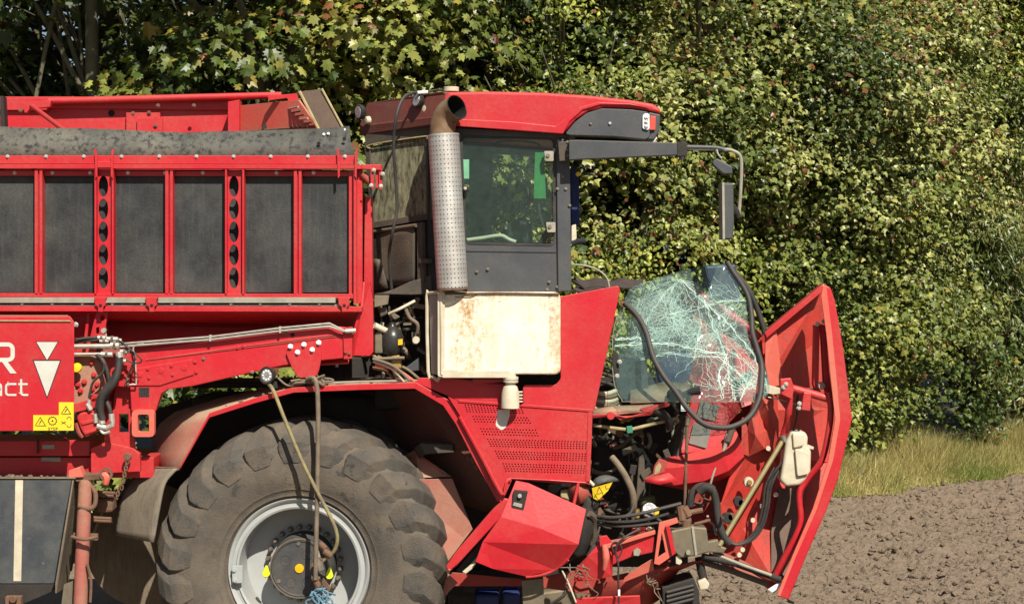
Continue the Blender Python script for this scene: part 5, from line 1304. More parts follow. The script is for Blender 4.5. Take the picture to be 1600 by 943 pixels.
tube('wire_harness', [(608, 490, .1), (625, 482, .06), (648, 470, .1)], .011, M['cream'], HV)
tube('wire_harness', [(634, 482, .05), (640, 496, .05), (652, 506, .05), (652, 520, .08)], .013, M['hose_dusty'], HV)

pbox('frame_shadow_block', 496, 558, 600, 606, .7, .9, M['dark'], HV, .01)  # dark block added to stand for the shade below the frame beam
# ---------------------------------------------------------------- white tank
tk = slab('white_tank', rnd([(688, 456), (870, 456), (876, 462), (876, 580), (870, 585), (688, 584)], 5), -.14, .45, M['white_rusty'], HV, .015, seg=4)
plate('tank_end', [(669, 459, -.02), (688, 457, -.14), (689, 587, -.14), (673, 584, -.02)], .04, worn('grey tank end', (.30, .27, .25), (.24, .22, .20), (.3, .24, .16), .4, 0, .5, bump=.15, scale=4), tk, .01)
tube('tank_end_rim', [(670, 458, -.03), (686, 456, -.15), (689, 462, -.155), (690, 584, -.155), (676, 588, -.04), (669, 580, -.02), (667, 464, -.02), (670, 458, -.03)], .012, M['cream'], tk, sub=2, res=8)
holed('tank_rim', rrect(684, 454.5, 695, 588, 4), [rrect(687.5, 460, 691, 583, 2)], -.158, .03, M['cream'], tk)
slab('tank_foot', [(691, 577), (716, 577), (716, 579.5), (796, 578.5), (796, 590), (691, 590)], -.165, .10, M['cream'], tk, .004)
tube('tank_seam', [(692, 459, -.15), (780, 457.5, -.15), (874, 459, -.15)], .006, M['rust'], tk, sub=1, res=6)
tube('scratch', [(711, 464, -.142), (735, 464, -.142), (745, 459.5, -.142)], .0035, M['rust'], tk, res=4)

# ---------------------------------------------------------------- red panels on the near side in front of the wheel
YP = -.05
slab('upper_front_panel', rnd([(876, 463), (966, 446), (969, 453), (929, 641), (817, 635), (817, 604), (820, 601), (868, 601), (876, 592)], 4), YP, .02, M['red'], HV, .004)
slab('fender_panel', [(648, 597), (655, 590), (700, 590), (806, 601), (808, 636), (716, 626), (700, 618)], YP+.02, .03, M['red'], HV, .003)
slab('panel_ledge', rnd([(738, 592), (790, 592), (790, 596), (740, 600)], 1), YP-.0, .05, M['red'], HV, .003)
slab('panel_ledge', [(742, 598), (796, 602), (796, 606), (742, 600)], YP-.0, .05, M['red'], HV, .003)
# perforated panel, every hole punched
def perforated():
    outline = [(700, 619), (716, 626), (926, 641), (924, 700), (919, 753), (870, 750), (800, 749), (788, 776), (782, 784), (752, 716), (722, 654)]
    holes = []
    bands = [(631, 644, 724, 815, 728, 820), (648, 660, 736, 824, 741, 832), (667, 680, 748, 838, 754, 844), (684, 698, 759, 918, 766, 917), (703, 717, 771, 917, 778, 916), (722, 737, 783, 916, 789, 914)]
    for (y0, y1, xa, xb, xc, xd) in bands:
        rows = 4 if y1-y0 > 13.5 else 3
        if y0 == 631: rows = 4
        for r_ in range(rows):
            f = (r_+.5)/rows
            y = y0+(y1-y0)*f; xs0 = xa+(xc-xa)*f; xs1 = xb+(xd-xb)*f
            n = int((xs1-xs0)/4.6)
            for k in range(n):
                x = xs0+(k+.5)*(xs1-xs0)/n; yy = y+(x-xs0)*.028
                holes.append([(x+1.25*math.cos(R(60*q)), yy+1.25*math.sin(R(60*q))) for q in range(6)])
    return holed('perforated_panel', outline, holes, YP-.012, .006, M['red'], HV)
pp = perforated()
slab('panel_edge', [(716, 624), (927, 639), (926, 643), (716, 628)], YP-.02, .012, M['red'], pp, .002)
slab('panel_edge', [(919, 641), (926, 642), (922, 752), (915, 752)], YP-.018, .012, M['red'], pp, .003)
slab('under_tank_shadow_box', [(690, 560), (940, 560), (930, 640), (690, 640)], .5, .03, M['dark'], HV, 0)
slab('panel_dark_backing', [(716, 622), (920, 636), (915, 745), (790, 745)], .25, .02, M['soot_gap_black'], HV, 0)
plate('panel_tear', [(795, 747, -.07), (860, 750, -.09), (916, 754, -.07), (922, 757, -.05), (870, 755, -.03)], .006, M['red'], pp, .001)
tube('bent_flange', [(718, 650, -.06), (752, 712, -.07), (776, 758, -.08), (787, 772, -.09), (792, 752, -.08), (798, 749, -.07)], .012, M['red'], pp, sub=3, res=6)
# torn lower flap folded out along a crease
fl_ = plate('torn_flap', [(806, 750, -.06), (826, 754, -.07), (916, 795, -.10), (904, 850, -.16), (846, 826, -.15), (783, 806, -.13)], .006, M['red'], HV, .002)
plate('torn_flap_fold', [(783, 806, -.13), (846, 826, -.15), (904, 850, -.16), (888, 874, -.12), (868, 890, -.06), (822, 900, -.06), (770, 888, -.10), (743, 877, -.14), (754, 846, -.13)], .006, M['red'], fl_, .002)
tube('torn_edge', [(888, 874, -.12), (868, 889, -.06), (845, 898, -.07), (822, 901, -.06)], .008, M['red'], fl_, sub=3, res=6)
ltc = slab('door_latch', rnd([(803, 765), (825, 767), (818, 797), (799, 792)], 2), -.12, .03, M['dark'], fl_, .003)
disc('latch_button', 812, 774, -.13, 3.4, .012, M['zinc'], ltc, n=12)
slab('latch_slot', [(803, 784), (816, 787), (815, 793), (801, 789)], -.125, .01, M['galv'], ltc, .002)
slab('side_sill', [(788, 778), (796, 780), (790, 800), (716, 880), (700, 893), (697, 884), (712, 862), (770, 795)], -.06, .05, M['red'], HV, .006)
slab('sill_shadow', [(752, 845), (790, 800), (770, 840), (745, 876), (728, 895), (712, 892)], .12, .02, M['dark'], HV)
tube('sill_edge', [(701, 890, -.06), (712, 882, -.03), (730, 862, -.03), (760, 826, -.03)], .008, M['red_pale'], HV, sub=2, res=6)
slab('rock_splash', [(722, 893), (735, 882), (744, 880), (738, 888), (728, 896)], .05, .03, M['cream'], HV, .006)
slab('post_stub', rnd([(815, 906), (849, 903), (851, 960), (818, 960)], 2), .1, .1, M['box_metal'], HV)
slab('blue_canister', [(742, 928), (780, 928), (780, 960), (742, 960)], .6, .3, M['blue'], HV, .02)
slab('blue_canister', [(785, 925), (812, 925), (812, 960), (785, 960)], .62, .3, M['blue'], HV, .02)
slab('white_patch', rnd([(777, 640), (797, 639), (796, 650), (790, 668), (783, 672), (774, 664), (777, 652)], 3), YP-.014, .002, M['white'], pp, 0)  # flat white patch on the perforated panel below the bottle
# white filter bottle
lathe('filter_bottle', [(0, 0), (0, .062), (.10, .060), (.145, .046), (.155, .034), (.17, .034), (.172, .050), (.185, .052), (.188, .044), (.192, .052), (.21, .052), (.214, .036), (.235, .034), (.24, 0)], P(797, 637, -.12), M['cream'], HV, axis=Vector((.02, 0, 1)), n=28)
for k in range(4): tube('bottle_lug', [(808, 612+k*5, -.1), (816, 612+k*5, -.08)], .006, M['cream'], HV, sub=1, res=6)
# ================================================================== THE CRUSHED FRONT
# deep dark space of the front module with hoses
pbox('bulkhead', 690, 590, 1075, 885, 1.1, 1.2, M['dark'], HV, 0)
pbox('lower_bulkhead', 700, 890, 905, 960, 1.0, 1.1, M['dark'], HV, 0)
pbox('gear_housing', 925, 690, 985, 800, .55, .9, M['dark'], HV, .04)
slab('steering_bracket', [(985, 745), (1000, 725), (1012, 735), (1008, 800), (985, 812)], .3, .15, M['cab_dusty'], HV, .012)
slab('pedal_column', [(998, 715), (1007, 705), (1008, 760), (1000, 800), (992, 800)], .22, .08, M['cab_dusty'], HV, .008)
slab('pedal_arm', [(1000, 740), (1020, 725), (1024, 732), (1006, 750)], .2, .04, M['cab_dusty'], HV, .005)
g_ = random.Random(77)
for k in range(26):
    x = g_.uniform(926, 1060); y = g_.uniform(655, 845); a = g_.uniform(0, 3.1); L_ = g_.uniform(5, 14); w_ = g_.uniform(2, 6); Y = g_.uniform(.15, .6)
    pts = [(x+math.cos(a)*p*L_-math.sin(a)*q*w_, y+math.sin(a)*p*L_+math.cos(a)*q*w_) for p, q in ((-1, -1), (1, -.7), (.8, 1), (-1, .8))]
    slab('bent_bracket', pts, Y, g_.uniform(.01, .06), M[g_.choice(['dark', 'cab_dusty', 'box_metal', 'cab_grey', 'rust', 'red_old'])], HV, .003)
    if k % 3 == 0: disc('bracket_screw', x, y, Y-.002, 2.4, .015, M['zinc'], HV, n=8)
for k in range(18):
    x = g_.uniform(590, 662); y = g_.uniform(468, 580); a = g_.uniform(0, 3.1); L_ = g_.uniform(4, 11); w_ = g_.uniform(2, 5); Y = g_.uniform(.15, .5)
    pts = [(x+math.cos(a)*p*L_-math.sin(a)*q*w_, y+math.sin(a)*p*L_+math.cos(a)*q*w_) for p, q in ((-1, -1), (1, -.7), (.8, 1), (-1, .8))]
    slab('engine_bracket', pts, Y, g_.uniform(.01, .05), M[g_.choice(['dark', 'cab_dusty', 'box_metal', 'galv', 'hose_dusty'])], HV, .003)
hosebunch(8, 1075, 1125, 770, 850, -.02, .1, .010, ['rubber', 'rust', 'rubber', 'galv'], 41, L=34)
hosebunch(16, 925, 1010, 655, 790, .35, .8, .014, ['rubber', 'dark', 'rubber', 'dark', 'cab_dusty', 'hose_dusty'], 21, L=60)
hosebunch(14, 925, 985, 800, 850, .15, .5, .011, ['rubber', 'rubber', 'dark'], 22, L=50)
hosebunch(9, 928, 1000, 655, 720, .2, .45, .010, ['cream', 'galv', 'rubber', 'brass', 'hose_dusty'], 23, L=20)
hosebunch(6, 1010, 1060, 650, 700, .3, .6, .012, ['galv', 'dark', 'cab_dusty', 'red_old'], 24, L=24)
# bundles leaving from under the windscreen
for k, y in enumerate((612, 618, 624, 630, 636)):
    tube('hose_bundle', [(925, y, .15), (945, y+3, .10), (960, y-1+k, .12), (968, y-6, .2)], .016, M['hose_dusty' if k % 2 else 'cream'], HV, res=8)
for k, y in enumerate((560, 572, 583, 596)):
    tube('hose_bundle', [(944-k*2, y, .15), (954, y+4, .12), (962, y+10, .14), (966, y+24, .2)], .013, M['rubber'], HV, res=8)
tube('conduit', [(927, 664, .05), (955, 668, .02), (982, 671, .0)], .012, M['straw'], HV)
tube('conduit', [(984, 671, .0), (1020, 662, .02), (1060, 652, .04)], .012, M['straw'], HV)
slab('green_clip', [(979, 666), (988, 665), (989, 676), (980, 677)], -.03, .04, worn('green plastic', (.02, .22, .13), None, (.1, .2, .1), .2, 0, .4), HV, .004)
tube('conduit_end', [(1060, 652, .04), (1070, 650, .04), (1078, 655, .04)], .016, M['dark'], HV)
tube('thick_hose', [(956, 714, .1), (966, 726, .06), (978, 745, .04), (988, 768, .04), (990, 790, .06), (986, 800, .1)], .024, M['hose_dusty'], HV, res=10)
tube('brass_sleeve', [(994, 795, .1), (996, 808, .1)], .024, M['brass'], HV, sub=1)
lathe('oil_filter', [(0, 0), (0, .05), (.02, .054), (.06, .05), (.07, .03), (.07, 0)], P(1013, 797, .1), M['lens'], HV, axis=Vector((.1, -1, .2)), n=20)
slab('yellow_cap', [(1022, 796), (1030, 792), (1030, 803), (1022, 806)], .02, .06, M['yellow'], HV, .01)
tube('olive_pot', [(1010, 776, .2), (1012, 786, .2)], [.055, .06], worn('olive pot', (.10, .10, .03), None, (.2, .15, .1), .5, 0, .5), HV, sub=1)
# grooved floor with soil, torn red lip
sheet('cab_floor_plate', [[(925, 640, .02), (960, 634, .02), (1000, 633, .0), (1040, 630, -.02), (1062, 627, .0)], [(926, 650, -.02), (960, 648, -.03), (985, 645, -.04), (1010, 645, -.04), (1050, 630, -.04)]],
      M['red_dusty'], HV, thick=.01)
plate('torn_lip', [(926, 648, -.03), (960, 647, -.04), (978, 652, -.05), (1008, 645, -.05), (1022, 640, -.05), (1018, 648, -.04), (990, 650, -.02), (970, 656, -.03), (960, 650, -.03), (926, 653, -.02)], .006, M['red'], HV, .001)
plate('torn_lip', [(1000, 638, -.04), (1042, 628, -.05), (1046, 634, -.04), (1020, 641, -.03), (1016, 648, -.03), (1008, 645, -.05)], .006, M['red'], HV, .001)
disc('red_grommet', 954, 649, -.05, 6.5, .02, M['red'], HV, n=14)
tube('black_elbow', [(1020, 642, .0), (1034, 645, -.02), (1044, 655, .0), (1046, 668, .05)], .026, M['dark'], HV)
slab('lamp_housing', rnd([(1022, 640), (1040, 645), (1048, 660), (1030, 655)], 3), .02, .05, M['cab_dusty'], HV, .008)
# steering lever cluster
tube('lever_grip', [(1066, 618, -.12), (1080, 612, -.13), (1094, 609, -.14)], [.020, .026, .028], M['seat'], HV, res=12)
slab('switch_block', rnd([(1043, 614), (1052, 605), (1066, 610), (1070, 622), (1058, 634), (1046, 628)], 3), -.06, .09, M['dark'], HV, .012)
tube('lever_joint', [(1052, 630, -.04), (1058, 640, -.04), (1056, 646, .0)], .018, M['dark'], HV)
slab('white_label', [(1064, 624), (1072, 624), (1073, 642), (1064, 642)], -.09, .004, M['white_clean'], HV, .0)
# red console standing behind the windscreen with grey grip pads
con = plate('front_console', [(1098, 580, .20), (1128, 560, .25), (1158, 640, .18), (1140, 660, .10), (1128, 706, .06), (1060, 708, .06), (1072, 650, .10), (1086, 600, .18)], .03, M['red'], HV, .006)
plate('console_side', [(1062, 655, .09), (1074, 652, .07), (1056, 716, .05), (1040, 730, .3), (1036, 712, .4)], .02, M['cab_dusty'], con, .004)
plate('grip_pad', [(1095, 625, .13), (1125, 634, .12), (1117, 658, .10), (1088, 650, .11)], .004, M['grey_tape'], con, .001)
plate('grip_pad', [(1084, 660, .09), (1112, 668, .08), (1104, 700, .05), (1076, 692, .06)], .004, M['grey_tape'], con, .001)
tube('console_bar', [(1066, 444, .45), (1110, 472, .42), (1160, 505, .40), (1188, 528, .38)], .030, M['red'], HV, sub=1, res=10)
plate('console_back', [(1070, 452, .5), (1190, 528, .45), (1196, 600, .42), (1130, 640, .4), (1040, 560, .6)], .02, M['red_inner'], HV, .004)
plate('console_wing', [(1100, 560, .30), (1150, 545, .34), (1190, 570, .36), (1192, 625, .32), (1150, 640, .26), (1090, 640, .22)], .01, M['red'], HV, .003)
slab('console_slot', [(1148, 597), (1172, 578), (1178, 584), (1152, 606)], .28, .02, M['soot_gap_black'], HV, .002)
slab('blue_box', [(1100, 415), (1150, 412), (1160, 475), (1110, 465)], .6, .2, worn('dark blue plastic', (.02, .04, .075), None, (.1, .1, .1), .3, .2, .4), HV, .02)
# flattened duct with a torn mouth
dct = sheet('bent_duct', [[(1034, 716, .10), (1060, 712, .06), (1090, 706, .05), (1126, 694, .05), (1150, 672, .10)], [(1026, 732, .0), (1060, 730, -.03), (1095, 722, -.04), (1130, 710, -.03), (1158, 690, .03)],
                         [(1018, 750, .02), (1050, 757, -.01), (1100, 750, -.02), (1138, 734, -.01), (1162, 712, .05)], [(1030, 756, .15), (1070, 764, .15), (1110, 756, .15), (1144, 742, .15), (1164, 720, .2)]], M['red'], HV, thick=.01, smooth=False)
slab('duct_mouth', rnd([(1022, 728), (1030, 716), (1042, 720), (1044, 732), (1036, 738), (1010, 752), (1006, 748), (1020, 740)], 2), -.015, .03, M['red_old'], dct, .003)
slab('duct_mouth_lining', rnd([(1024, 730), (1030, 722), (1034, 727), (1030, 738), (1022, 742)], 2), -.02, .01, M['straw'], dct, .002)
sheet('torn_duct_lip', [[(1005, 750, -.03), (1022, 744, -.04), (1045, 738, -.05)], [(1008, 752, -.05), (1030, 757, -.06), (1060, 750, -.06)]], M['red'], dct, thick=.008)
tube('standing_rod', [(1074, 660, -.03), (1072, 720, -.03), (1070, 790, -.03)], .011, M['rust'], HV, sub=1)
tube('rod_top', [(1075, 650, -.03), (1074, 664, -.03)], .017, M['bolt'], HV, sub=1)
# ---------------------------------------------------------------- the sprung open nose shell
YS = .0
hood = slab('nose_shell', [(1288, 444), (1297, 449), (1304, 470), (1317, 545), (1324, 600), (1331, 655), (1310, 745), (1292, 795), (1262, 862), (1232, 936), (1214, 931), (1240, 868), (1272, 795), (1297, 722), (1308, 655), (1300, 590), (1293, 520), (1284, 465)],
            -.14, .26, M['red'], HV, .008, ext=Vector((.05, .26, -.005)))
plate('shell_back_skin', [(1186, 526, .62), (1288, 452, .62), (1306, 650, .62), (1276, 800, .62), (1214, 912, .5), (1100, 856, .5), (1066, 810, .6), (1096, 700, .6), (1160, 640, .62), (1150, 580, .66)], .02, M['red_inner'], hood, 0)
slab('shell_edge_strip', [(1286, 446), (1291, 446), (1300, 520), (1307, 590), (1313, 655), (1302, 718), (1276, 796), (1244, 868), (1219, 931), (1214, 929), (1238, 868), (1270, 794), (1294, 720), (1305, 655), (1298, 590), (1291, 520), (1283, 462)], -.148, .012, M['red_pale'], hood, .002)
plate('shell_upper_skin', [(1196, 524, .35), (1286, 449, .40), (1294, 520, .52), (1304, 620, .55), (1300, 640, .55), (1215, 622, .40), (1200, 590, .35)], .012, M['red_inner'], hood, .003)
plate('shell_upper_skin', [(1196, 524, .33), (1213, 510, .32), (1216, 540, .36), (1224, 600, .40), (1203, 606, .33), (1196, 570, .30)], .01, M['red_pale'], hood, .003)
slab('shell_top_lip', [(1195, 519), (1284, 445), (1290, 447), (1288, 453), (1198, 528)], .28, .10, M['red'], hood, .004)
plate('shell_mid_skin', [(1190, 640, .22), (1215, 622, .40), (1302, 640, .55), (1294, 722, .5), (1250, 740, .55), (1170, 705, .25)], .012, M['red_inner'], hood, .003)
plate('shell_lower_skin', [(1170, 705, .20), (1250, 725, .52), (1294, 722, .50), (1272, 794, .38), (1236, 868, .30), (1214, 915, .22), (1110, 850, .30), (1128, 770, .25)], .012, M['red_inner'], hood, .003)
plate('shell_side_skin', [(1142, 740, .12), (1172, 698, .12), (1200, 690, .22), (1216, 745, .36), (1180, 790, .28), (1152, 850, .22), (1120, 848, .18), (1126, 790, .12)], .01, M['red_inner'], hood, .004)
plate('shell_brown_patch', [(1218, 762, .33), (1258, 762, .38), (1252, 800, .36), (1222, 880, .24), (1205, 896, .22), (1205, 830, .28)], .006, M['brown_sheet'], hood, .002)
sheet('crumpled_skin', [[(1178, 612, .1), (1190, 618, .06), (1204, 612, .12), (1214, 622, .18)], [(1172, 640, .05), (1188, 650, .10), (1200, 640, .04), (1216, 655, .20)],
                       [(1168, 672, .08), (1180, 680, .03), (1198, 672, .12), (1216, 685, .24)], [(1150, 704, .05), (1170, 712, .12), (1194, 700, .10), (1214, 712, .28)]], M['red_inner'], hood, thick=.008, smooth=False)
plate('shell_bottom_edge', [(1110, 858, .2), (1205, 905, .15), (1218, 916, .1), (1210, 924, .1), (1190, 908, .12), (1108, 868, .18)], .03, M['red_old'], hood, .004)
slab('shell_tip_card', [(1200, 920), (1222, 906), (1220, 915), (1207, 925)], -.05, .01, M['white_clean'], hood, .001)
# stiffening bars inside the shell
for pts in ([(1273, 508), (1281, 508), (1279, 606), (1284, 612), (1276, 614), (1271, 600)], [(1283, 506), (1290, 508), (1296, 580), (1301, 620), (1293, 622), (1288, 600), (1286, 560)]):
    slab('stiffener', pts, .02, .08, M['red'], hood, .003)
bolts('stiffener_bolts', [(1287, 502, .01), (1277, 506, .01), (1281, 600, .01)], 3.6, .02, M['zinc'], hood)
disc('stiffener_boss', 1283, 602, .0, 6, .03, M['galv'], hood, n=14)
tube('roll_bar', [(1228, 604, -.05), (1262, 613, -.05), (1300, 624, -.05)], .028, M['red'], hood, sub=1)
slab('roll_bar_bracket', [(1219, 592), (1236, 590), (1241, 606), (1238, 624), (1221, 616)], -.12, .05, M['red'], hood, .006)
slab('roll_bar_bracket', [(1256, 612), (1268, 614), (1266, 642), (1252, 640), (1254, 626)], -.12, .05, M['red'], hood, .006)
bolts('bracket_bolts', [(1228, 600, -.12), (1224, 605, -.12), (1249, 630, -.12), (1248, 637, -.12)], 3.4, .018, M['zinc'], hood)
tube('down_tube', [(1234, 620, -.04), (1232, 645, -.02), (1228, 668, .03), (1216, 700, .08)], .024, M['red'], hood)
tube('side_tube', [(1295, 612, -.06), (1298, 640, -.06), (1295, 672, -.06), (1284, 718, -.04), (1259, 752, .0), (1249, 772, .0), (1251, 812, .0), (1243, 838, .0), (1226, 870, .02), (1208, 905, .05)], .022, M['red'], hood)
tube('bottom_tube', [(1116, 862, .1), (1160, 880, .06), (1200, 902, .05), (1222, 900, .1)], .022, M['red_old'], hood)
tube('gas_strut', [(1224, 686, .02), (1176, 766, -.02), (1124, 852, -.05)], .017, worn('brassy gas strut', (.45, .38, .18), (.35, .30, .16), (.3, .24, .15), .4, 0, .35, metal=.5, scale=6), HV, sub=1, res=12)
tube('strut_cap', [(1222, 680, .02), (1226, 690, .02)], .024, M['bolt'], HV, sub=1)
slab('strut_foot', [(1104, 846), (1122, 842), (1124, 852), (1136, 856), (1130, 864), (1106, 862)], -.06, .06, M['box_metal'], HV, .008)
slab('white_beam', [(1196, 600), (1219, 606), (1219, 618), (1198, 614)], .03, .05, M['cream'], HV, .003)
tube('thin_cable', [(1200, 620, .0), (1220, 624, .0), (1246, 632, .02)], .0045, M['cream'], HV, sub=1, res=5)
tube('cable', [(1275, 608, .05), (1262, 607, .03), (1250, 612, .02), (1246, 622, .02), (1245, 650, .02), (1240, 672, .04)], .007, M['rubber'], HV)
tube('cable', [(1250, 668, .02), (1238, 690, .02), (1228, 712, .02), (1210, 738, .02), (1200, 752, .03)], .008, M['rubber'], HV)
for k, off in enumerate((0, 5, 9)):
    tube('wiring_loom', [(1210+off, 730, .05), (1196+off, 760, .03), (1192+off, 790, .03), (1184+off, 820, .03), (1168+off, 842, .03), (1146+off*.5, 850, .03), (1126, 838-off, .03)], .008+.003*(k % 2), M['rubber'], HV, res=7)
tube('corrugated_hose', [(1078, 790, -.05), (1082, 770, -.06), (1096, 759, -.07), (1112, 764, -.07), (1119, 784, -.06), (1122, 810, -.05), (1130, 836, -.05), (1140, 848, -.04)], .026, M['rubber'], HV, res=12)
tube('corrugated_hose', [(1092, 768, -.09), (1103, 761, -.10), (1114, 766, -.10)], .034, M['dark'], HV, res=12)
tube('control_rod', [(1110, 756, -.02), (1118, 730, -.02), (1130, 705, .0), (1138, 678, .02)], [.008, .008, .010, .022], M['galv'], HV)
tube('rod_end', [(1137, 690, .0), (1146, 664, .02)], .022, M['cab_dusty'], HV, sub=1)
for (x, y, r, m) in ((1169, 752, 8, 'cream'), (1153, 782, 8, 'dark'), (1136, 808, 9, 'dark'), (1158, 784, 6, 'bolt'), (1142, 806, 6, 'rust')):
    disc('socket', x, y, .08, r, .04, M[m], HV, n=16)
disc('socket_brass', 1171, 753, .04, 4, .02, M['brass'], HV, n=12)
for (x, y) in ((1176, 812), (1190, 790), (1160, 858), (1155, 866), (1200, 700), (1212, 772)): disc('screw', x, y, .02 if y > 800 else .1, 4, .015, M['cream'], HV, n=10)
# white reservoir hanging in the shell
cb = slab('reservoir', rnd([(1236, 674), (1258, 674), (1263, 682), (1262, 696), (1268, 704), (1267, 738), (1262, 748), (1250, 758), (1228, 760), (1219, 750), (1224, 720), (1228, 690)], 4), -.02, .17, M['cream'], HV, .022, seg=4)
slab('reservoir_shoulder', rnd([(1242, 700), (1266, 708), (1264, 740), (1246, 744)], 4), -.045, .06, M['cream'], cb, .014, seg=3)
slab('reservoir_step', rnd([(1238, 676), (1256, 678), (1256, 696), (1240, 700)], 3), -.04, .05, M['cream'], cb, .012, seg=3)
slab('reservoir_cap', [(1262, 694), (1272, 698), (1271, 702), (1262, 700)], .02, .03, M['cream'], cb, .003)
# ---------------------------------------------------------------- lower front: steel box, bent red frame
sb = slab('steel_box', [(1048, 829), (1080, 822), (1104, 824), (1109, 862), (1086, 868), (1064, 871), (1052, 860)], -.14, .16, M['box_metal'], HV, .01)
slab('box_weld', [(1080, 822), (1084, 822), (1090, 867), (1086, 868)], -.15, .02, M['galv'], sb, .003)
slab('box_tab', [(1056, 868), (1062, 866), (1066, 878), (1062, 882), (1056, 880)], -.12, .03, M['cream'], sb, .004)
disc('box_screw', 1075, 862, -.15, 4, .02, M['galv'], sb, n=10)
for p, r in (([(1063, 790), (1066, 812)], .030), ([(1060, 815), (1080, 812)], .02), ([(1078, 800), (1098, 796)], .018), ([(1068, 792), (1076, 806)], .03), ([(1074, 812), (1072, 824)], .03), ([(1085, 818), (1110, 812)], .010)):
    tube('rusty_linkage', [(*p[0], -.08), (*p[1], -.08)], r, M['rust'], HV, sub=1, res=8)
plate('front_beam', [(950, 852, -.06), (985, 840, -.08), (1022, 832, -.10), (1022, 862, -.10), (985, 870, -.08), (957, 882, -.06)], .04, M['red'], HV, .006)
slab('front_beam_top', [(948, 850), (1024, 828), (1024, 834), (950, 856)], -.12, .14, M['red_pale'], HV, .003)
slab('beam_chip', [(990, 860), (996, 856), (1002, 860), (998, 868), (990, 867)], -.125, .04, M['galv'], HV, .002)
slab('red_block', [(988, 824), (1016, 828), (1018, 836), (988, 845)], -.05, .12, M['red'], HV, .006)
bolts('block_bolts', [(997, 825, -.06), (1014, 825, -.06)], 4, .02, M['cream'], HV)
holed('triangular_bracket', [(1030, 816), (1058, 808), (1060, 816), (1042, 822), (1053, 866), (1030, 882), (1022, 880)], [[(1034, 832), (1037, 846), (1040, 862), (1028, 870)]], -.16, .02, M['red_pale'], HV, bevel=.002)
slab('bracket_web', [(1040, 822), (1046, 820), (1056, 864), (1050, 868)], -.19, .05, M['red'], HV, .003)
plate('pressed_plate', [(918, 868, -.05), (936, 846, -.05), (951, 852, -.08), (957, 870, -.10), (956, 900, -.08), (925, 906, -.04), (896, 908, -.0), (900, 886, .0)], .02, M['red'], HV, .005)
slab('pressed_tab', [(936, 838), (948, 836), (956, 846), (954, 858), (938, 856)], -.10, .03, M['red'], HV, .003)
tube('pressed_rib', [(944, 850, -.12), (947, 870, -.13), (944, 890, -.12)], [.02, .026, .012], M['red_pale'], HV)
plate('curled_plate', [(976, 902, -.06), (1000, 884, -.08), (1020, 872, -.10), (1022, 890, -.08), (1000, 900, -.06), (972, 910, -.05)], .008, M['red_pale'], HV, .002)
sheet('lower_skin', [[(930, 912, .1), (975, 905, .0), (1020, 890, -.05), (1100, 874, .0)], [(920, 940, .2), (970, 925, .05), (1010, 912, .0), (1060, 890, .1)], [(900, 965, .3), (960, 960, .15), (1000, 955, .1), (1030, 935, .2)]], M['red_old'], HV, thick=.01)
plate('lower_skin_front', [(900, 934, -.05), (945, 932, -.08), (1000, 930, -.08), (1002, 965, -.05), (895, 965, -.03)], .02, M['red'], HV, .006)
slab('belly_plate', [(700, 893), (830, 905), (900, 890), (930, 905), (1025, 885), (1050, 872), (1030, 912), (960, 930), (900, 925), (830, 915), (700, 915)], .5, .02, M['red_old'], HV)
hosebunch(8, 890, 925, 780, 870, .0, .15, .022, ['rubber', 'cab_dusty', 'dark', 'dark'], 31, L=60)
sheet('torn_bag', [[(912, 770, .0), (926, 776, -.04), (934, 790, .02)], [(905, 805, -.02), (918, 812, -.07), (932, 815, .0)], [(898, 840, -.02), (908, 850, -.08), (920, 852, .0)], [(893, 868, .02), (902, 872, -.04), (914, 866, .02)]], M['dark'], HV, thick=.012, sub=2)
sheet('broken_reflector_shell', [[(922, 760, .0), (930, 745, -.05), (945, 741, -.06), (960, 744, -.03), (967, 750, .0)], [(924, 765, -.02), (934, 757, -.09), (946, 752, -.10), (958, 752, -.06), (965, 752, .0)]], M['cab_grey'], HV, thick=.01, sub=1)
wl_ = plate('warning_plate', [(925, 762, -.08), (957, 753, -.10), (950, 766, -.09), (934, 781, -.07), (927, 778, -.06)], .004, M['yellow'], HV, .0)
stroke('warning_triangle', [(932, 772), (936, 760), (941, 769), (933, 772)], 1.1, -.125, M['ink'], wl_)
stroke('warning_mark', [(946, 758), (947, 764), (951, 762)], 1.1, -.125, M['ink'], wl_)
tube('white_rod', [(918, 748, -.04), (928, 758, -.05)], .012, M['cream'], HV, sub=1)
sheet('crushed_red_box', [[(888, 762, -.02), (900, 752, -.05), (915, 756, -.02)], [(890, 778, .0), (904, 770, -.06), (924, 774, .0)], [(896, 792, .02), (908, 786, -.04), (922, 790, .02)]], M['red_old'], HV, thick=.01)
tube('red_rail', [(904, 752, -.06), (896, 790, -.08)], .012, M['red'], HV, sub=1)
slab('beige_block', [(876, 766), (886, 764), (896, 772), (893, 782), (876, 776)], .0, .05, M['straw'], HV, .006)
slab('grey_rag', [(856, 758), (872, 756), (880, 760), (868, 772), (856, 766)], .02, .04, M['cab_dusty'], HV, .01)
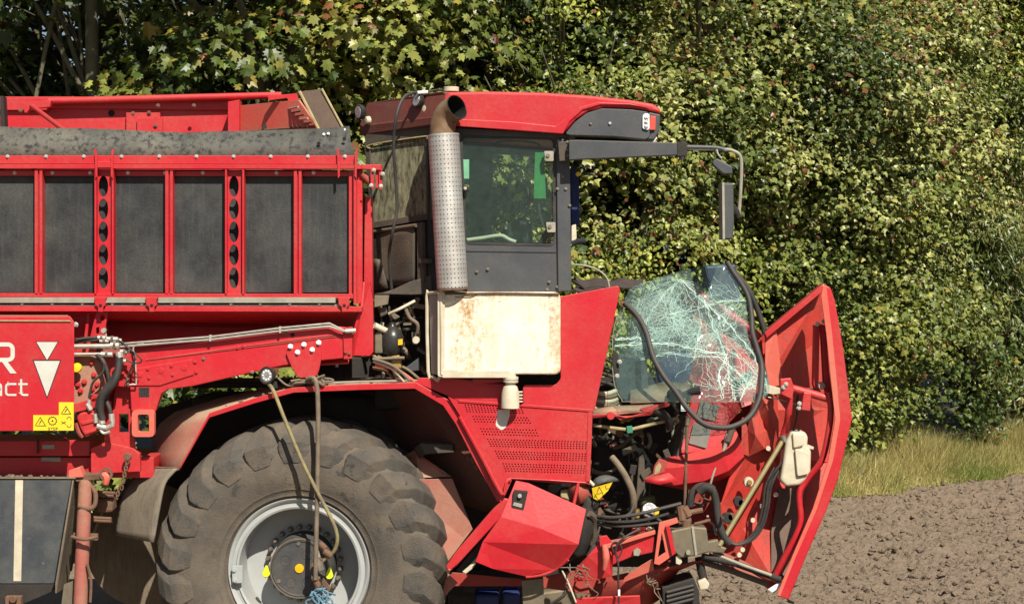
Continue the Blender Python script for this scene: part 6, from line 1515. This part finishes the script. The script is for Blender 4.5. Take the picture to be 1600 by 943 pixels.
for (pts, r, m) in (([(930, 806, -.02), (960, 808, -.10), (1000, 802, -.12), (1040, 792, -.10), (1064, 786, -.08)], .012, 'rubber'), ([(930, 811, -.02), (965, 815, -.10), (1005, 812, -.12), (1045, 802, -.10)], .011, 'dark'),
                    ([(935, 818, -.02), (975, 822, -.10), (1015, 818, -.12), (1042, 814, -.10)], .009, 'rubber'), ([(990, 790, -.04), (984, 802, -.08), (965, 808, -.10), (940, 806, -.06)], .010, 'rubber'),
                    ([(1000, 826, -.1), (980, 836, -.14), (966, 848, -.14), (962, 862, -.14), (966, 880, -.14), (966, 905, -.14), (967, 942, -.14)], .007, 'rubber'),
                    ([(959, 862, -.13), (956, 850, -.13), (964, 846, -.13), (972, 858, -.13), (966, 872, -.13)], .005, 'rubber'), ([(1010, 800, -.04), (1030, 812, -.12), (1040, 826, -.12), (1035, 840, -.1)], .010, 'rubber')):
    tube('loose_cable', pts, r, M[m], HV, res=7)
tube('cable_tip', [(967, 920, -.14), (967, 930, -.14)], .009, M['white_clean'], HV, sub=1, res=6)
tube('lower_strut', [(1096, 868, .0), (1150, 880, -.05), (1220, 905, -.05)], .022, M['dark'], HV, sub=1)
tube('lower_strut', [(1094, 876, .05), (1140, 890, .0), (1200, 912, .0)], .020, M['cab_dusty'], HV, sub=1)
tube('lower_strut', [(1114, 864, .0), (1160, 882, -.08), (1205, 898, -.08)], .012, M['galv'], HV, sub=1)
tube('step_post', [(1092, 870, .05), (1096, 892, .05), (1100, 906, .05)], .030, M['dark'], HV, sub=1)
slab('step_foot', rnd([(1090, 908), (1102, 902), (1109, 912), (1106, 920), (1094, 921)], 2), -.0, .1, M['cream'], HV, .008)
stp = slab('boarding_step', [(1034, 917), (1084, 902), (1092, 922), (1096, 970), (1038, 970)], .02, .3, M['dark'], HV, .01)
for k in range(4): tube('step_tread', [(1042, 925+k*7, .0), (1084, 914+k*7, .0)], .012, M['rubber'], stp, sub=1)
# straw and roots caught under the wreck
bm = bmesh.new(); g_ = random.Random(9)
for (x0, x1, y0, y1, n) in ((884, 915, 880, 895, 7), (905, 925, 890, 930, 6), (1010, 1030, 890, 930, 7)):
    for k in range(n):
        a = P(g_.uniform(x0, x1), g_.uniform(y0, y1), g_.uniform(-.12, .0)); pts = [a]
        for q in range(3): pts.append(pts[-1]+Vector((g_.uniform(-.05, .05), g_.uniform(-.02, .02), g_.uniform(-.06, .03))))
        add_tube(bm, smooth_path(pts, 3), .0035, 4)
o = finish('caught_straw', bm, M['hose_dusty'], HV, smooth=True, kind='stuff')
tube('wire_end', [(878, 890, -.05), (888, 910, -.06), (900, 940, -.06)], .006, M['cream'], HV, res=6)
tube('wire_end', [(862, 942, .0), (880, 930, -.02), (888, 912, .0)], .012, M['rubber'], HV, res=8)
# dusty tread seen under the machine
slab('ground_roller', rnd([(840, 925), (930, 912), (935, 960), (840, 960)], 6), .9, .4, M['box_metal'], HV, .03)

# ================================================================== THE WINDSCREEN, LYING ON THE WRECK
def WZ(px, py):
    """depth of the curved pane at a photo position: upper edge leans back, right side curls away"""
    return -.16+.35*(1-(py-411)/215.0)+.10*((px-1080)/120.0)**2
wsc_out = [(960, 600), (957, 560), (958, 520), (966, 488), (985, 448), (1020, 436), (1060, 424), (1100, 415), (1140, 411), (1156, 436), (1168, 462), (1174, 490), (1180, 520), (1190, 556), (1199, 585), (1203, 606), (1198, 620), (1186, 627), (1120, 627), (1050, 627), (985, 627), (972, 624)]
def windscreen():
    c = P(1080, 530, WZ(1080, 530))
    ws = bmesh.new()
    # fill the outline with a fine grid so that the pane can curve
    from mathutils.geometry import delaunay_2d_cdt
    pts = [Vector(p) for p in rnd(wsc_out, 6, 3)]
    nb = len(pts)
    def inside(x, y):
        r = False; j = nb-1
        for i in range(nb):
            if (pts[i].y > y) != (pts[j].y > y) and x < (pts[j].x-pts[i].x)*(y-pts[i].y)/(pts[j].y-pts[i].y)+pts[i].x: r = not r
            j = i
        return r
    inner = [Vector((x, y)) for x in range(960, 1205, 9) for y in range(416, 626, 9) if inside(x, y)]
    res = delaunay_2d_cdt(pts+inner, [(i, (i+1) % nb) for i in range(nb)], [], 1, 1e-4)
    vv = [ws.verts.new(P(p.x, p.y, WZ(p.x, p.y)+.012*math.sin(p.x*.09)*math.sin(p.y*.07))) for p in res[0]]
    for f in res[2]: ws.faces.new([vv[i] for i in f])
    o = finish('shattered_windscreen', ws, M['screen'], None, smooth='full')
    m = o.modifiers.new('thickness', 'SOLIDIFY'); m.thickness = .006; m.offset = 0
    tag(o, 'shattered curved windscreen with white crack webs, lying on the crushed front', 'windscreen')
    g = random.Random(17)
    def Q(x, y): return P(x, y, WZ(x, y)+.012*math.sin(x*.09)*math.sin(y*.07)-.006)
    bm = bmesh.new()
    def crack(a, b, wd, n=5, jit=2.0):
        """a jagged ribbon of crushed glass along the pane"""
        pl = []
        for i in range(n+1):
            t = i/n
            x = a[0]+(b[0]-a[0])*t+(g.uniform(-jit, jit) if 0 < i < n else 0); y = a[1]+(b[1]-a[1])*t+(g.uniform(-jit, jit) if 0 < i < n else 0)
            if not inside(x, y): break
            pl.append((x, y))
        for (x0, y0), (x1, y1) in zip(pl, pl[1:]):
            d = Vector((x1-x0, y1-y0)); L = max(d.length, .01); nx, ny = -d.y/L, d.x/L
            w0 = wd*g.uniform(.15, .6)/2; w1 = wd*g.uniform(.15, .6)/2
            q = [Q(x0+nx*w0, y0+ny*w0), Q(x0-nx*w0, y0-ny*w0), Q(x1-nx*w1, y1-ny*w1), Q(x1+nx*w1, y1+ny*w1)]
            try: bm.faces.new([bm.verts.new(v) for v in q])
            except ValueError: pass
    def web(cx, cy, rays, r, step, wd, a0=0, a1=360, sq=1.0, skip=.2):
        angs = sorted(R(a0+(a1-a0)*(k+g.uniform(-.3, .3))/rays) for k in range(rays))
        for a in angs:
            rr = r*g.uniform(.55, 1.25)
            crack((cx+4*math.cos(a), cy+4*math.sin(a)), (cx+rr*math.cos(a), cy+rr*math.sin(a)*sq), wd, int(rr/9)+2, 2.2)
        d = step*.5
        while d < r:
            for a, b in zip(angs, angs[1:]):
                if g.random() < skip+.4*d/r: continue
                q = d*g.uniform(.93, 1.07)
                crack((cx+q*math.cos(a), cy+q*math.sin(a)*sq), (cx+q*math.cos(b)*1.0, cy+q*math.sin(b)*sq), wd*.8, 2, 1)
            d += step*g.uniform(.7, 1.3)
    web(1046, 492, 30, 60, 4.6, .8, sq=1.0, skip=.15)
    web(1052, 510, 24, 50, 6, 1.0, sq=.6, skip=.25)
    web(1064, 436, 24, 78, 8, .7, a0=10, a1=200, skip=.45)
    web(1130, 520, 20, 70, 9, .8, skip=.5)
    web(1100, 545, 18, 58, 8, .9, skip=.4)
    web(1166, 610, 18, 62, 7, 1.1, a0=150, a1=340, skip=.3)
    web(1188, 596, 14, 44, 6, 1.0, a0=150, a1=300, skip=.3)
    web(1125, 610, 12, 40, 9, 1.0, a0=180, a1=330, skip=.5)
    web(980, 537, 12, 40, 6, .9, a0=-40, a1=60, sq=.4, skip=.3)
    web(1158, 470, 14, 52, 9, .7, a0=90, a1=270, skip=.5)
    web(1010, 470, 14, 46, 9, .6, skip=.6)
    # long sweeping fractures
    for (pl, w_) in (([(960, 540), (1000, 536), (1060, 538), (1100, 548), (1135, 552)], 2.0), ([(962, 530), (990, 528), (1020, 532)], 2.6), ([(1064, 436), (1100, 470), (1140, 508), (1180, 556), (1196, 600)], 1.6),
                     ([(1100, 470), (1120, 520), (1135, 560), (1142, 600), (1150, 625)], 1.6), ([(1046, 492), (1090, 480), (1130, 470), (1170, 468)], 1.1), ([(1120, 556), (1150, 580), (1180, 606)], 1.8),
                     ([(1130, 540), (1160, 560), (1190, 590)], 1.4), ([(1196, 560), (1176, 590), (1158, 624)], 1.8), ([(1135, 552), (1122, 585), (1130, 622)], 1.6), ([(1000, 560), (1040, 552), (1090, 556), (1140, 558)], 1.2),
                     ([(1064, 436), (1036, 460), (1010, 500), (990, 536)], 1.0), ([(1088, 440), (1096, 500), (1084, 560)], .9)):
        for a, b in zip(pl, pl[1:]):
            for rep in range(3): crack((a[0]+g.uniform(-2, 2), a[1]+g.uniform(-2, 2)), (b[0]+g.uniform(-2, 2), b[1]+g.uniform(-2, 2)), w_, 7, 2.2)
    # crushed specks
    for (cx, cy, sx, sy, n) in ((1046, 505, 34, 26, 500), (1128, 545, 40, 45, 330), (1175, 600, 20, 24, 260), (1060, 470, 50, 30, 240), (1000, 535, 40, 7, 260), (1140, 600, 22, 22, 200), (1080, 530, 60, 40, 300)):
        for k in range(n):
            x = g.gauss(cx, sx); y = g.gauss(cy, sy)
            if not inside(x, y): continue
            s = g.uniform(.2, .6); a = g.uniform(0, 6.28)
            bm.faces.new([bm.verts.new(Q(x+s*math.cos(a+q), y+s*math.sin(a+q)*.8)) for q in (0, 2.1, 4.2)])
    cr = finish('crack_web', bm, M['crack'], o, kind='stuff')
    # rubber weatherstrip hanging loose round the pane
    def S(x, y, d=-.03): return (x, y, WZ(x, y)+d)
    tube('weatherstrip', [S(1136, 409), S(1146, 425), S(1160, 446), S(1169, 464), S(1174, 490), S(1176, 520), S(1184, 548), S(1190, 570), S(1190, 596, -.05), S(1186, 624, -.06), S(1172, 650, -.05), S(1150, 664, -.04), S(1128, 668, -.04), S(1100, 662, -.05), S(1076, 640, -.06), S(1056, 612, -.06), S(1036, 586, -.06), S(1020, 556, -.06), S(1010, 520, -.05), S(996, 494, -.04), S(976, 474, -.02)],
         .019, M['rubber'], o, res=10, flat=1) if False else tube('weatherstrip', [S(1136, 409), S(1146, 425), S(1160, 446), S(1169, 464), S(1174, 490), S(1176, 520), S(1184, 548), S(1190, 570), S(1190, 596, -.05), S(1186, 624, -.06), S(1172, 650, -.05), S(1150, 664, -.04), S(1128, 668, -.04), S(1100, 662, -.05), S(1076, 640, -.06), S(1056, 612, -.06), S(1036, 586, -.06), S(1020, 556, -.06), S(1010, 520, -.05), S(996, 494, -.04), S(976, 474, -.02)],
         .019, M['rubber'], o, res=10)
    tube('weatherstrip', [(1150, 428, .3), (1168, 450, .3), (1182, 480, .3), (1192, 508, .3), (1195, 522, .3)], .02, M['rubber'], o, res=10)
    tube('pane_edge', [S(966, 488, -.004), S(958, 520, -.004), S(957, 560, -.004), S(960, 600, -.004), S(972, 624, -.004), S(985, 627, -.004), S(1120, 627, -.004), S(1186, 627, -.004)], .002, M['galv'], o, sub=3, res=5)
windscreen()
slab('side_mirror_back', rnd([(956, 556), (976, 553), (1010, 560), (1016, 628), (986, 630), (966, 622), (960, 600)], 6), .12, .06, M['cab_grey'], HV, .015)
slab('screen_support', [(958, 545), (966, 552), (968, 580), (962, 590), (956, 566)], -.14, .03, M['dark'], HV, .004)
bolts('support_bolts', [(968, 565, -.15), (964, 587, -.15)], 3.5, .02, M['zinc'], HV)
plate('dash_panel', [(990, 470, .5), (1060, 450, .55), (1100, 520, .45), (1050, 560, .4), (980, 560, .4)], .02, worn('dark dash', (.035, .045, .05), (.10, .09, .07), (.2, .16, .1), .6, .3, .6, scale=3), HV, .02)
slab('instrument_pod', rnd([(1022, 560), (1060, 548), (1084, 552), (1080, 590), (1060, 606), (1030, 600)], 8), .25, .12, M['blue'], HV, .03)
sheet('floor_mat', [[(985, 610, .1), (1040, 596, .2), (1080, 600, .2)], [(985, 630, .0), (1030, 628, .0), (1070, 626, .02)]], M['red_dusty'], HV, thick=.01)
# dark crumpled jacket behind the panel
cl = bmesh.new(); g_ = random.Random(12)
rows = []
for i in range(6):
    rows.append([(898+j*13, 447-i*0+(-13*math.sin(math.pi*min(1, (j+.5)/5))*(i/5) if False else 0)+[10, 2, -7, -15, -14, -4][i]*(.75+.35*math.sin(j*2.1+i*.6))*(1-.4*(j/8)), .25+.10*i+g_.uniform(-.03, .03)) for j in range(9)])
for r_ in rows:
    for q in range(len(r_)): r_[q] = (r_[q][0]+g_.uniform(-4, 4), r_[q][1]+g_.uniform(-5, 4), r_[q][2]+g_.uniform(-.05, .05))
cl.free()
jk = sheet('crumpled_jacket', rows, M['cloth'], None, thick=.02, sub=2)
tag(jk, 'dark crumpled jacket lying behind the red panel in front of the cab', 'jacket')
tube('curved_wire', [(893, 413, .2), (915, 415, .2), (935, 422, .2), (948, 434, .2), (952, 448, .2)], .007, M['galv'], HV)
tube('bar_behind_panel', [(893, 437, .3), (905, 444, .3), (915, 452, .3)], .014, M['dark'], HV)
